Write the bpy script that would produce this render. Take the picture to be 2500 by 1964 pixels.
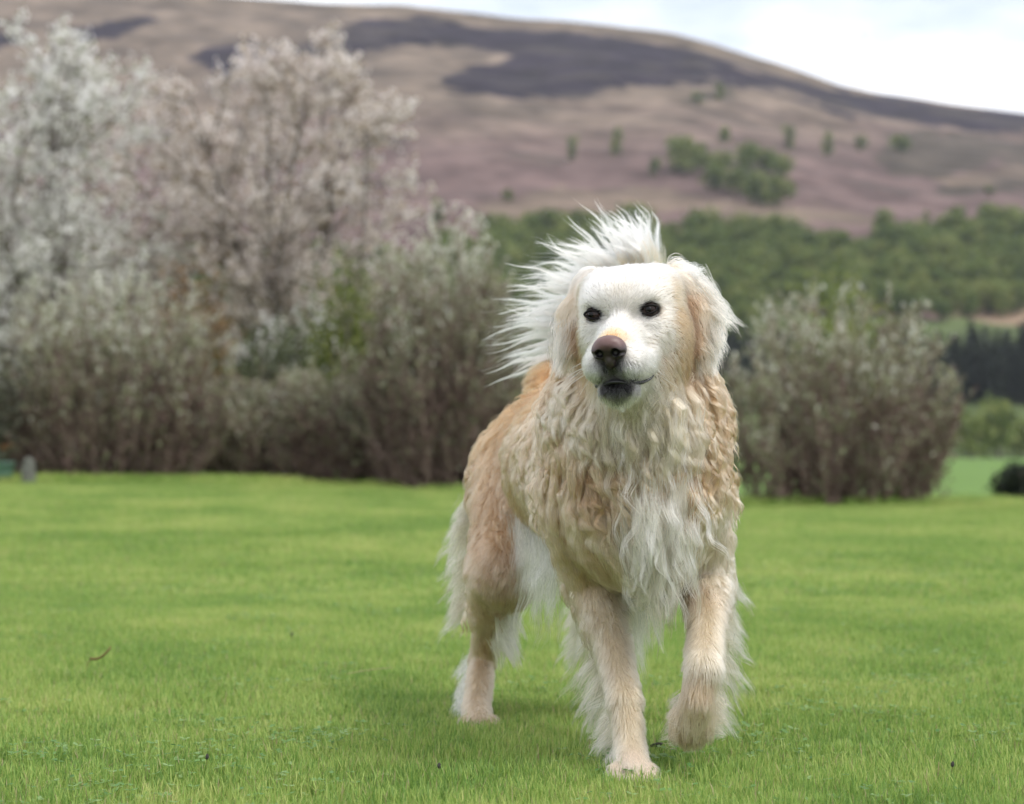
import bpy, math, random
import numpy as np
from mathutils import Vector, Matrix, kdtree

for o in list(bpy.data.objects):
    bpy.data.objects.remove(o, do_unlink=True)
scene = bpy.context.scene
COL = scene.collection
rng = np.random.default_rng(7)
random.seed(7)

# ------------------------------------------------------------------ camera
CAM_H = 0.473          # the photographer kneels: lens about at the dog's chest
FPX, CX, CY = 4700.0, 1250.0, 1110.0     # focal length, centre column and horizon row of the 2500 x 1964 photograph
cam_data = bpy.data.cameras.new('camera')
cam = bpy.data.objects.new('camera', cam_data); COL.objects.link(cam)
cam.location = (0, 0, CAM_H)
cam.rotation_euler = (math.radians(90), 0, 0)
cam_data.sensor_width = 36.0
cam_data.lens = 36.0 * FPX / 2500.0
cam_data.shift_y = (CY - 982.0) / 2500.0
cam_data.clip_start = 0.05
cam_data.clip_end = 20000
cam_data.dof.use_dof = True
cam_data.dof.focus_distance = 2.76
cam_data.dof.aperture_fstop = 4.6
scene.camera = cam

# ------------------------------------------------------------------ sky and sun
SUN_EL, SUN_AZ = math.radians(58), math.radians(118)   # azimuth clockwise from the viewing direction (+Y): from the viewer's right, a little in front of the dog
world = bpy.data.worlds.new('World'); scene.world = world
world.use_nodes = True
wn, wl = world.node_tree.nodes, world.node_tree.links
wn.clear()
w_out = wn.new('ShaderNodeOutputWorld'); w_bg = wn.new('ShaderNodeBackground')
sky = wn.new('ShaderNodeTexSky'); sky.sky_type = 'NISHITA'; sky.sun_disc = False
sky.sun_elevation = SUN_EL; sky.sun_rotation = SUN_AZ
sky.air_density = 1.0; sky.dust_density = 2.0; sky.ozone_density = 1.0
w_tc = wn.new('ShaderNodeTexCoord')
w_map = wn.new('ShaderNodeMapping'); w_map.inputs['Scale'].default_value = (2.2, 2.2, 6.5)
w_map.inputs['Location'].default_value = (0.35, 0.1, 0.3)
w_noise = wn.new('ShaderNodeTexNoise'); w_noise.inputs['Scale'].default_value = 1.6
w_noise.inputs['Detail'].default_value = 7; w_noise.inputs['Roughness'].default_value = 0.55
w_ramp = wn.new('ShaderNodeMapRange'); w_ramp.inputs['From Min'].default_value = 0.36
w_ramp.inputs['From Max'].default_value = 0.56; w_ramp.inputs['To Min'].default_value = 0.36
w_mix = wn.new('ShaderNodeMix'); w_mix.data_type = 'RGBA'
w_mix.inputs['B'].default_value = (8.9, 9.0, 9.3, 1)      # sunlit thin cloud
wl.new(w_tc.outputs['Generated'], w_map.inputs['Vector'])
wl.new(w_map.outputs['Vector'], w_noise.inputs['Vector'])
wl.new(w_noise.outputs['Fac'], w_ramp.inputs['Value'])
wl.new(w_ramp.outputs['Result'], w_mix.inputs['Factor'])
wl.new(sky.outputs['Color'], w_mix.inputs['A'])
wl.new(w_mix.outputs['Result'], w_bg.inputs['Color'])
w_bg.inputs['Strength'].default_value = 0.12
wl.new(w_bg.outputs['Background'], w_out.inputs['Surface'])

sun_data = bpy.data.lights.new('sun', 'SUN'); sun_data.energy = 1.5
sun_data.angle = math.radians(12); sun_data.color = (1.0, 0.96, 0.90)
sun = bpy.data.objects.new('sun', sun_data); COL.objects.link(sun)
sun_dir = Vector((math.sin(SUN_AZ) * math.cos(SUN_EL), math.cos(SUN_AZ) * math.cos(SUN_EL), math.sin(SUN_EL)))
sun.rotation_euler = (-sun_dir).to_track_quat('-Z', 'Y').to_euler()
sun.location = (30, -10, 40)

scene.view_settings.view_transform = 'Standard'
scene.view_settings.look = 'None'
scene.view_settings.gamma = 1.0
scene.view_settings.exposure = 0.60
scene.render.engine = 'CYCLES'
scene.cycles.use_denoising = True
scene.cycles.use_adaptive_sampling = True
scene.cycles.adaptive_threshold = 0.016
scene.cycles.max_bounces = 9
scene.cycles.diffuse_bounces = 4
scene.cycles.glossy_bounces = 3
scene.cycles.transmission_bounces = 8
scene.cycles.transparent_max_bounces = 6
scene.cycles.caustics_reflective = False
scene.cycles.caustics_refractive = False
scene.cycles_curves.shape = 'RIBBONS'
scene.cycles_curves.subdivisions = 2

# ------------------------------------------------------------------ helpers
def P(px, py, Y):
    """Point at distance Y that the photograph shows at pixel (px, py)."""
    return np.array([(px - CX) / FPX * Y, Y, CAM_H - (py - CY) / FPX * Y])

def link(o, parent=None):
    COL.objects.link(o)
    if parent is not None:
        o.parent = parent
    return o

def tag(o, label=None, cat=None, group=None, kind=None):
    for k, v in (('label', label), ('category', cat), ('group', group), ('kind', kind)):
        if v: o[k] = v
    return o

def empty(name, loc=(0, 0, 0), rz=0.0):
    o = bpy.data.objects.new(name, None); link(o)
    o.location = loc; o.rotation_euler = (0, 0, rz); o.empty_display_size = 0.1
    return o

def mesh_np(name, V, F, mat=None, smooth=False, attrs=None, mats=None, mat_idx=None):
    """V (n,3), F (m,3|4) arrays; attrs: {name: (type, domain, flat array)}"""
    me = bpy.data.meshes.new(name)
    V = np.asarray(V, np.float32); F = np.asarray(F, np.int32)
    k = F.shape[1]
    me.vertices.add(len(V)); me.vertices.foreach_set('co', V.ravel())
    me.loops.add(F.size); me.loops.foreach_set('vertex_index', F.ravel())
    me.polygons.add(len(F))
    me.polygons.foreach_set('loop_start', np.arange(0, F.size, k, dtype=np.int32))
    me.polygons.foreach_set('use_smooth', np.full(len(F), smooth, bool))
    if mats:
        for m in mats: me.materials.append(m)
        me.polygons.foreach_set('material_index', np.asarray(mat_idx, np.int32))
    elif mat is not None:
        me.materials.append(mat)
    for an, (ty, dom, arr) in (attrs or {}).items():
        a = me.attributes.new(an, ty, dom)
        a.data.foreach_set('color' if 'COLOR' in ty else ('vector' if 'VECTOR' in ty else 'value'), np.asarray(arr, np.float32).ravel())
    me.update(calc_edges=True); me.validate()
    return me

def obj(name, me, parent=None, loc=None):
    o = bpy.data.objects.new(name, me); link(o, parent)
    if loc is not None: o.location = loc
    return o

def norm(v):
    v = np.asarray(v, float)
    return v / np.maximum(np.linalg.norm(v, axis=-1, keepdims=True), 1e-9)

def tube_arrays(pts, rad, sides=6):
    """closed tube along a polyline"""
    pts = np.asarray(pts, float); n = len(pts)
    rad = np.broadcast_to(np.asarray(rad, float), (n,))
    T = norm(np.gradient(pts, axis=0))
    ref = np.array([0.31, 0.17, 0.93]) if abs(T[:, 2]).mean() < 0.8 else np.array([0.9, 0.2, 0.1])
    A = norm(np.cross(T, ref)); B = np.cross(T, A)
    th = np.linspace(0, 2 * math.pi, sides, endpoint=False)
    V = pts[:, None, :] + rad[:, None, None] * (np.cos(th)[None, :, None] * A[:, None, :] + np.sin(th)[None, :, None] * B[:, None, :])
    V = V.reshape(-1, 3)
    i = np.arange(n - 1)[:, None] * sides; j = np.arange(sides)[None, :]; j2 = (j + 1) % sides
    F = np.stack([i + j, i + j2, i + sides + j2, i + sides + j], -1).reshape(-1, 4)
    c0, c1 = len(V), len(V) + 1
    V = np.vstack([V, pts[:1], pts[-1:]])
    jj = np.arange(sides); jn = (jj + 1) % sides
    cap0 = np.stack([np.full(sides, c0), jn, jj, jj], -1)
    b = (n - 1) * sides
    cap1 = np.stack([np.full(sides, c1), b + jj, b + jn, b + jn], -1)
    return V, F, cap0, cap1

class MB:
    """collects tubes and quads into one mesh"""
    def __init__(s): s.V = []; s.F = []; s.n = 0; s.A = []
    def add(s, V, F, val=0.0):
        F = np.asarray(F)
        if F.shape[1] == 3: F = np.column_stack([F, F[:, 2]])
        s.V.append(np.asarray(V, float)); s.F.append(F + s.n); s.n += len(V)
        s.A.append(np.broadcast_to(np.asarray(val, float), (len(V),)))
    def tube(s, pts, rad, sides=6, val=0.0):
        V, F, c0, c1 = tube_arrays(pts, rad, sides)
        s.add(V, F, val)
    def quads(s, C, U, W, val=0.0):
        """leaf-like quads: centres C, half axes U and W (n,3)"""
        n = len(C)
        V = np.stack([C - U, C + W * 0.9, C + U, C - W * 0.9], 1).reshape(-1, 3)
        F = np.arange(4 * n).reshape(-1, 4)
        s.add(V, F, np.repeat(np.broadcast_to(np.asarray(val, float), (n,)), 4))
    def mesh(s, name, mat, smooth=False):
        return mesh_np(name, np.vstack(s.V), np.vstack(s.F), mat, smooth, {'tone': ('FLOAT', 'POINT', np.concatenate(s.A))})

def rand_unit(n, r=rng):
    return norm(r.normal(size=(n, 3)))

def along(path, u):
    path = np.asarray(path); s = np.concatenate([[0], np.cumsum(np.linalg.norm(np.diff(path, axis=0), axis=1))]); s /= s[-1]
    return np.stack([np.interp(u, s, path[:, k]) for k in range(3)], -1)

# value noise in numpy
_perm = rng.random((64, 64, 64))
def vnoise(p, scale=1.0):
    q = np.asarray(p, float) * scale + 17.3
    i = np.floor(q).astype(int); f = q - i; f = f * f * (3 - 2 * f)
    r = 0.0
    for dx in (0, 1):
        for dy in (0, 1):
            for dz in (0, 1):
                w = (f[..., 0] if dx else 1 - f[..., 0]) * (f[..., 1] if dy else 1 - f[..., 1]) * (f[..., 2] if dz else 1 - f[..., 2])
                r = r + w * _perm[(i[..., 0] + dx) % 64, (i[..., 1] + dy) % 64, (i[..., 2] + dz) % 64]
    return r

def fbm(p, scale=1.0, oct=4):
    a, s, t = 0.0, 0.0, 1.0
    for k in range(oct):
        a = a + t * vnoise(p, scale * 2 ** k); s += t; t *= 0.5
    return a / s

# ------------------------------------------------------------------ materials
def mat_new(name):
    m = bpy.data.materials.new(name); m.use_nodes = True
    nt = m.node_tree
    b = nt.nodes.get('Principled BSDF')
    return m, nt.nodes, nt.links, b

def mat_plain(name, col, rough=0.7, noise=0.25, nscale=12.0, bump=0.0, spec=0.3):
    m, N, L, b = mat_new(name)
    b.inputs['Roughness'].default_value = rough
    b.inputs['Specular IOR Level'].default_value = spec
    tc = N.new('ShaderNodeTexCoord'); no = N.new('ShaderNodeTexNoise')
    no.inputs['Scale'].default_value = nscale; no.inputs['Detail'].default_value = 5
    L.new(tc.outputs['Object'], no.inputs['Vector'])
    mx = N.new('ShaderNodeMix'); mx.data_type = 'RGBA'
    mx.inputs['A'].default_value = tuple(c * (1 - noise) for c in col) + (1,)
    mx.inputs['B'].default_value = tuple(min(1, c * (1 + noise)) for c in col) + (1,)
    L.new(no.outputs['Fac'], mx.inputs['Factor']); L.new(mx.outputs['Result'], b.inputs['Base Color'])
    if bump:
        bp = N.new('ShaderNodeBump'); bp.inputs['Strength'].default_value = bump
        L.new(no.outputs['Fac'], bp.inputs['Height']); L.new(bp.outputs['Normal'], b.inputs['Normal'])
    return m

def mat_leaf(name, stops, trans=0.35, rough=0.6):
    """leaf or petal: colour ramp over the mesh attribute 'tone' (each leaf its own shade), thin translucent"""
    m, N, L, b = mat_new(name)
    at = N.new('ShaderNodeAttribute'); at.attribute_name = 'tone'
    rp = N.new('ShaderNodeValToRGB')
    el = rp.color_ramp.elements
    while len(el) < len(stops): el.new(0.5)
    for e, (pos, c) in zip(el, stops):
        e.position = pos; e.color = tuple(c) + (1,)
    L.new(at.outputs['Fac'], rp.inputs['Fac'])
    b.inputs['Roughness'].default_value = rough; b.inputs['Specular IOR Level'].default_value = 0.25
    L.new(rp.outputs['Color'], b.inputs['Base Color'])
    tr = N.new('ShaderNodeBsdfTranslucent'); L.new(rp.outputs['Color'], tr.inputs['Color'])
    mx = N.new('ShaderNodeMixShader'); mx.inputs['Fac'].default_value = trans
    out = N.get('Material Output')
    L.new(b.outputs['BSDF'], mx.inputs[1]); L.new(tr.outputs['BSDF'], mx.inputs[2]); L.new(mx.outputs['Shader'], out.inputs['Surface'])
    return m
# ================================================================== the land
def sstep(a, b, x):
    t = np.clip((np.asarray(x, float) - a) / (b - a), 0, 1); return t * t * (3 - 2 * t)

def lawn_z(x, y):
    x = np.asarray(x, float); y = np.asarray(y, float)
    rise = .205 * sstep(6, 18, y) * (1 - sstep(-3.5, 2.6, x))
    p = np.stack([x, y, 0 * x], -1)
    bumps = (fbm(p, .45, 3) - .5) * .05 * sstep(3.6, 8, y)
    edge = -.55 * sstep(18.6, 26, y) * sstep(-2.0, 2.5, x) - .25 * sstep(22, 34, y)
    return rise + bumps + edge

def grid_mesh(name, xs, ys, zf, mat, attr=None):
    X, Yg = np.meshgrid(xs, ys, indexing='ij')
    Z = zf(X, Yg)
    V = np.stack([X, Yg, Z], -1).reshape(-1, 3)
    nx, ny = len(xs), len(ys)
    i = np.arange(nx - 1)[:, None] * ny; j = np.arange(ny - 1)[None]
    F = np.stack([i + j, i + ny + j, i + ny + j + 1, i + j + 1], -1).reshape(-1, 4)
    return mesh_np(name, V, F, mat, True, attr(V) if attr else None)

# lawn soil and thatch under the blades
m_soil, N_, L_, b_ = mat_new('lawn_thatch')
g_ = N_.new('ShaderNodeNewGeometry'); n1 = N_.new('ShaderNodeTexNoise'); n1.inputs['Scale'].default_value = 40; n1.inputs['Detail'].default_value = 6
L_.new(g_.outputs['Position'], n1.inputs['Vector'])
r_ = N_.new('ShaderNodeValToRGB')
r_.color_ramp.elements[0].position = .3; r_.color_ramp.elements[0].color = (.030, .040, .012, 1)
r_.color_ramp.elements[1].position = .75; r_.color_ramp.elements[1].color = (.085, .110, .026, 1)
L_.new(n1.outputs['Fac'], r_.inputs['Fac']); L_.new(r_.outputs['Color'], b_.inputs['Base Color'])
b_.inputs['Roughness'].default_value = .95; b_.inputs['Specular IOR Level'].default_value = .1
lawn = obj('lawn', grid_mesh('lawn', np.linspace(-16, 16, 110), np.linspace(-4, 24, 120), lawn_z, m_soil))
tag(lawn, kind='structure')

# meadow beyond
def field_z(x, y):
    x = np.asarray(x, float); y = np.asarray(y, float)
    base = lawn_z(x, np.minimum(y, 24)) - .06
    low = -1.25 + 1.15 * np.clip((y - 40) / 290, 0, 1) + 0.25 * (fbm(np.stack([x, y, 0 * x], -1), .02, 3) - .5)
    t = sstep(23, 42, y)
    return base * (1 - t) + low * t
m_field = mat_plain('meadow_grass', (.115, .195, .048), .9, .22, .35, 0, .1)
fx = np.unique(np.concatenate([np.linspace(-420, -20, 40), np.linspace(-20, 20, 41), np.linspace(20, 420, 40)]))
fy = np.unique(np.concatenate([np.linspace(20, 45, 26), np.linspace(45, 380, 60)]))
field = obj('field', grid_mesh('field', fx, fy, field_z, m_field)); tag(field, kind='structure')

# hill: ridge line read off the photograph, as heights along the crest 1100 m away
RIDGE = [(-2600, 330), (-1500, 120), (-700, -20), (0, -60), (400, -22), (690, 0), (800, 6), (1000, 12), (1250, 42), (1450, 58), (1650, 82), (1750, 108), (1900, 156),
         (2050, 205), (2150, 226), (2300, 246), (2500, 272), (3000, 350), (4000, 560), (5500, 900)]
RX = np.array([(p - CX) / FPX * 1100 for p, _ in RIDGE]); RZ = np.array([CAM_H + (CY - q) / FPX * 1100 for _, q in RIDGE])
def hill_z(x, y):
    x = np.asarray(x, float); y = np.asarray(y, float)
    Hc = np.interp(x * 1100 / np.maximum(y, 900) if False else x, RX, RZ)
    t = np.clip((y - 330) / 770, 0, 1.0)
    s = np.where(t < .97, t ** 1.28 * (1.0), t ** 1.28)
    back = np.clip((y - 1100) / 900, 0, 1)
    p = np.stack([x, y, 0 * x], -1)
    rough = (fbm(p, .012, 4) - .5) * 16 * np.clip(t * 1.6, 0, 1) * (1 - .75 * sstep(.8, 1.0, t)) + (fbm(p, .05, 3) - .5) * 3.0 * np.clip(t * 3, 0, 1) * (1 - .6 * sstep(.85, 1.0, t))
    return -.6 + Hc * s * (1 - .35 * back ** 1.5) + rough
def in_poly(px, py, poly):
    poly = np.asarray(poly, float); n = len(poly); ins = np.zeros(px.shape, bool)
    j = n - 1
    for i in range(n):
        xi, yi, xj, yj = poly[i, 0], poly[i, 1], poly[j, 0], poly[j, 1]
        c = ((yi > py) != (yj > py)) & (px < (xj - xi) * (py - yi) / (yj - yi + 1e-9) + xi)
        ins ^= c; j = i
    return ins
HEATHER = [[(600, 118), (690, 80), (740, 46), (850, 42), (1000, 56), (1200, 66), (1400, 92), (1500, 118), (1600, 146), (1700, 172), (1850, 202), (2000, 222), (2300, 255), (2300, 285), (2060, 276), (1900, 246),
            (1800, 246), (1650, 196), (1500, 168), (1380, 182), (1230, 200), (1060, 206), (945, 190), (950, 150), (1050, 132), (1064, 106), (930, 95), (800, 104), (700, 124)],
           [(405, 135), (440, 104), (520, 94), (610, 108), (560, 165), (430, 165)], [(90, 75), (220, 42), (340, 32), (330, 50), (250, 78), (180, 90)],
           [(-400, 100), (-100, 60), (60, 80), (-60, 130)]]
SCRUB = [[(1870, 330), (1900, 290), (2000, 280), (2090, 310), (2110, 350), (2000, 372), (1900, 375)], [(2000, 270), (2174, 300), (2250, 370), (2130, 340)], [(1450, 190), (1560, 175), (1560, 215), (1460, 220)],
         [(2000, 395), (2200, 385), (2250, 410), (2000, 412)]]
BRACKEN = [[(1860, 620), (1950, 615), (2300, 668), (2300, 700), (2130, 690), (1990, 668), (1870, 650)]]
PASTURE = [[(1200, 640), (1900, 672), (2500, 705), (3600, 760), (3600, 1150), (-1500, 1150), (-1500, 800), (-700, 760), (600, 720)]]
PALE = [[(1000, 440), (1200, 395), (1420, 400), (1500, 420), (1780, 440), (1900, 470), (1700, 475), (1500, 440), (1250, 480), (1060, 485)], [(2000, 372), (2300, 345), (2300, 385), (2050, 395)]]
def hill_cols(V):
    px = (CX + FPX * V[:, 0] / V[:, 1]) / 1.15; py = (CY - FPX * (V[:, 2] - CAM_H) / V[:, 1]) / 1.15
    nz = np.stack([fbm(V, .03, 3), fbm(V + 100, .03, 3)], -1) - .5
    nf = np.stack([fbm(V, .11, 3), fbm(V + 50, .11, 3)], -1) - .5
    wx, wy = px + nz[:, 0] * 90 + nf[:, 0] * 60, py + nz[:, 1] * 34 + nf[:, 1] * 26
    tan, mauve = np.array((.158, .124, .096)), np.array((.127, .088, .081))
    t = sstep(200, 360, py + nz[:, 0] * 120)[:, None]
    c = tan * (1 - t) + mauve * t
    mix = lambda polys, col, k=1.0: c * (1 - m_(polys) * k) + np.array(col) * m_(polys) * k
    def m_(polys):
        m = np.zeros(len(V), bool)
        for p in polys: m |= in_poly(wx, wy, p)
        return m[:, None].astype(float)
    top = (1 - sstep(0, 34, py - np.interp(px * 1.15, [p for p, _ in RIDGE], [q for _, q in RIDGE]) / 1.15 + nz[:, 0] * 30))[:, None]
    c = c * (1 - .7 * top) + np.array((.115, .090, .062)) * .7 * top
    c = mix(HEATHER, (.027, .021, .029)); c = mix(SCRUB, (.055, .050, .036), .75)
    c = mix(PALE, (.17, .135, .095), .6); c = mix(PASTURE, (.085, .110, .045)); c = mix(BRACKEN, (.20, .145, .10))
    c = c * (1 + 1.5 * (fbm(V, .07, 4) - .5))[:, None]
    hb = sstep(.55, .68, fbm(V * np.array([1, 2.2, 1]) + 9, .035, 4))[:, None] * .55 * (py < 420)[:, None]; c = c * (1 - hb) + np.array((.07, .058, .05)) * hb
    return {'ground': ('FLOAT_COLOR', 'POINT', np.column_stack([c, np.ones(len(c))]))}
m_hill, N_, L_, b_ = mat_new('heather_moor')
at_ = N_.new('ShaderNodeAttribute'); at_.attribute_name = 'ground'
g_ = N_.new('ShaderNodeNewGeometry'); n1 = N_.new('ShaderNodeTexNoise'); n1.inputs['Scale'].default_value = .12; n1.inputs['Detail'].default_value = 8
L_.new(g_.outputs['Position'], n1.inputs['Vector'])
mr = N_.new('ShaderNodeMapRange'); mr.inputs['To Min'].default_value = .5; mr.inputs['To Max'].default_value = 1.5
L_.new(n1.outputs['Fac'], mr.inputs['Value'])
vm = N_.new('ShaderNodeVectorMath'); vm.operation = 'SCALE'
L_.new(at_.outputs['Color'], vm.inputs[0]); L_.new(mr.outputs['Result'], vm.inputs['Scale']); L_.new(vm.outputs['Vector'], b_.inputs['Base Color'])
b_.inputs['Roughness'].default_value = 1; b_.inputs['Specular IOR Level'].default_value = .05
hx = np.unique(np.concatenate([np.linspace(-1500, -420, 50), np.linspace(-420, 420, 260), np.linspace(420, 1600, 50)]))
hy = np.unique(np.concatenate([np.linspace(330, 1105, 300), np.linspace(1105, 2200, 20)]))
hill = obj('hill', grid_mesh('hill', hx, hy, hill_z, m_hill, hill_cols)); tag(hill, kind='structure')

_HY = np.arange(345, 1100, 2.0)
def hill_point(px, py):
    """where the sight line through a pixel meets the hill"""
    z = CAM_H - (py - CY) / FPX * _HY; x = (px - CX) / FPX * _HY
    hit = np.nonzero(hill_z(x, _HY) >= z)[0]
    k = hit[0] if len(hit) else len(_HY) - 1
    return np.array([x[k], _HY[k], z[k]])

# ------------------------------------------------------------------ plants
m_bark = mat_plain('grey_bark', (.16, .14, .12), .9, .3, 6, .3, .15)
m_twig = mat_plain('red_brown_twig', (.24, .175, .145), .8, .35, 9, 0, .2)
m_far = mat_leaf('broadleaf_far', [(0, (.055, .082, .026)), (.45, (.115, .165, .044)), (.8, (.19, .235, .062)), (1, (.27, .29, .095))], .4)
m_con = mat_leaf('conifer_far', [(0, (.010, .016, .013)), (.6, (.022, .032, .020)), (1, (.038, .050, .028))], .1)

def crown_quads(mb, n, c, R, size, r, tone=(.2, 1.0), shell=.55, lumps=7):
    """leaf clumps through a lumpy crown volume; every clump its own shade"""
    cl = rand_unit(lumps, r) * r.uniform(.35, .75, (lumps, 1)); cl[:, 2] *= .9
    which = r.integers(0, lumps, n)
    d = rand_unit(n, r) * (r.random((n, 1)) ** (1 - shell)) * .55
    q = (cl[which] + d)
    C = np.asarray(c) + q * np.asarray(R)
    U = rand_unit(n, r) * (size * r.uniform(.6, 1.3, (n, 1))); W = np.cross(norm(U), rand_unit(n, r)) * (size * r.uniform(.5, 1.0, (n, 1)))
    lt = r.uniform(*tone, lumps)
    mb.quads(C, U, W, np.clip(lt[which] + r.normal(size=n) * .14, 0, 1))

def far_tree_meshes(kind, seed):
    """unit tree (1 m tall): trunk, crown"""
    r = np.random.default_rng(seed)
    tr, cr = MB(), MB()
    if kind == 'conifer':
        tr.tube([(0, 0, -.05), (0, 0, .9)], [.022, .004], 6)
        for k in range(14):
            z = .12 + .86 * k / 14; rad = .26 * (1 - z) ** .8 + .02
            m = int(26 * (1 - z) + 8); a = r.random(m) * 6.283; q = r.uniform(.3, 1, m)
            C = np.stack([np.cos(a) * rad * q, np.sin(a) * rad * q, z - q * .03 + r.normal(size=m) * .015], -1)
            U = np.stack([np.cos(a), np.sin(a), -.35 + 0 * a], -1) * .06; W = np.stack([-np.sin(a), np.cos(a), 0 * a], -1) * .045
            cr.quads(C, U, W, np.clip(r.uniform(.1, 1, m), 0, 1))
        return tr.mesh('trunk', m_bark, True), cr.mesh('crown', m_con)
    lean = r.normal(size=2) * .05
    tr.tube([(0, 0, -.06), (lean[0] * .5, lean[1] * .5, .25), (lean[0], lean[1], .6)], [.035, .026, .01], 6)
    for k in range(4):
        a = r.random() * 6.28; e = np.array([math.cos(a) * .22, math.sin(a) * .22, .55 + r.random() * .2])
        tr.tube([(lean[0] * .5, lean[1] * .5, .22 + .08 * k), e * .7 + [0, 0, .1], e], [.016, .010, .004], 5)
    if kind == 'birch':
        crown_quads(cr, 420, (lean[0], lean[1], .52), (.27, .27, .50), .050, r)
    else:
        crown_quads(cr, 700, (lean[0], lean[1], .52), (.46, .46, .48), .060, r, lumps=14)
    return tr.mesh('trunk', m_bark, True), cr.mesh('crown', m_far)

TREES = {k: [far_tree_meshes(k, s) for s in range(3)] for k in ('broad', 'birch', 'conifer')}
def far_tree(name, kind, var, px, base_py, top_py, label, cat='tree', group=None, wide=1.0, at=None, yaw=0.0):
    b = hill_point(px, base_py) if at is None else at
    hgt = (base_py - top_py) / FPX * b[1]
    e = empty(name, (b[0], b[1], b[2] - .02 * hgt), yaw); e.scale = (hgt * wide, hgt * wide, hgt)
    tag(e, label, cat, group)
    t, c = TREES[kind][var]
    obj('trunk', t, e); obj('crown', c, e)
    return e

G_H = 'trees scattered on the moor'
far_tree('moorland_tree', 'birch', 0, 1398, 392, 325, 'slim dark tree standing alone on the heather slope straight above the dog\'s tail', group=G_H, wide=1.0)
far_tree('moorland_tree', 'birch', 1, 1508, 380, 308, 'green upright tree on the slope, just right of the slim dark one above the tail', group=G_H, wide=1.15, yaw=1)
far_tree('moorland_tree', 'birch', 2, 1598, 432, 372, 'small dusky tree at the foot of the big round tree beside the copse', group=G_H, wide=1.1, yaw=2)
far_tree('moorland_tree', 'broad', 0, 1668, 425, 318, 'big round green tree at the left end of the hillside copse', group=G_H, wide=1.15)
far_tree('moorland_tree', 'broad', 1, 1772, 350, 304, 'small round tree on the slope directly above the copse', group=G_H, wide=1.0, yaw=1)
far_tree('moorland_tree', 'birch', 0, 1925, 365, 298, 'pale thin tree at the upper right corner of the copse', group=G_H, wide=1.1, yaw=3)
far_tree('moorland_tree', 'birch', 1, 2023, 382, 318, 'lone dark tree right of the copse, the lower of a pair on bare slope', group=G_H, wide=1.2)
far_tree('moorland_tree', 'birch', 2, 2101, 372, 318, 'lone narrow tree right of the copse, the farther of a pair on bare slope', group=G_H, wide=1.1, yaw=1)
far_tree('moorland_tree', 'broad', 2, 2198, 375, 318, 'loose pale green tree beside the dark scrub on the right of the slope', group=G_H, wide=1.0)
far_tree('moorland_tree', 'birch', 0, 1755, 244, 196, 'tiny tree high on the moor just under the dark heather band', group=G_H, wide=1.1, yaw=2)
far_tree('moorland_tree', 'birch', 2, 1702, 258, 214, 'tiny yellowish bush-like tree high on the moor, left of the tree under the heather', group=G_H, wide=1.2)
far_tree('moorland_tree', 'broad', 0, 2158, 575, 503, 'round dark tree standing proud of the wood edge on the right', group=G_H, wide=1.0, yaw=2)
far_tree('moorland_tree', 'birch', 1, 2262, 560, 512, 'slim tree on the wood edge between two rounder trees at the right', group=G_H, wide=1.1)
far_tree('moorland_tree', 'birch', 2, 2340, 540, 490, 'pointed tree at the top of the wood near the right edge', group=G_H, wide=1.3, yaw=1)
far_tree('moorland_tree', 'broad', 1, 1242, 492, 457, 'small dark round tree on the mauve slope left of the tail', group=G_H, wide=1.0)
far_tree('moorland_tree', 'birch', 0, 1070, 545, 478, 'dark green tree on the slope beside the blossoming crown\'s right edge', group=G_H, wide=1.2, yaw=4)
far_tree('moorland_tree', 'birch', 1, 1170, 552, 516, 'very small tree between the blossom and the dark tree left of the tail', group=G_H, wide=1.2)
far_tree('moorland_tree', 'birch', 2, 2415, 480, 446, 'small dark shrub-like tree on the mauve slope at the far right', group=G_H, wide=1.3)
G_C = 'trees of the hillside copse'
for k, (px, b, t, v, w, lb) in enumerate([
        (1712, 415, 340, 1, 1.0, 'tree of the copse close behind the big round tree'), (1760, 430, 355, 2, 1.05, 'yellow-green tree in the upper middle of the copse'),
        (1745, 465, 390, 0, 1.1, 'tree at the lower left of the copse beside a pale bare patch'), (1822, 425, 338, 0, 1.05, 'taller tree in the centre of the copse'),
        (1800, 480, 400, 1, 1.15, 'dark broad tree in the lower middle of the copse'), (1868, 425, 345, 2, 1.05, 'tree at the upper right inside the copse'),
        (1850, 500, 410, 0, 1.15, 'darkest tree at the bottom of the copse'), (1896, 505, 420, 1, 1.1, 'lowest tree at the right foot of the copse'), (1905, 440, 362, 2, 1.0, 'tree at the right end of the copse')]):
    far_tree('copse_tree', 'broad', v, px, b, t, lb, group=G_C, wide=w, yaw=k * 1.3)

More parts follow.
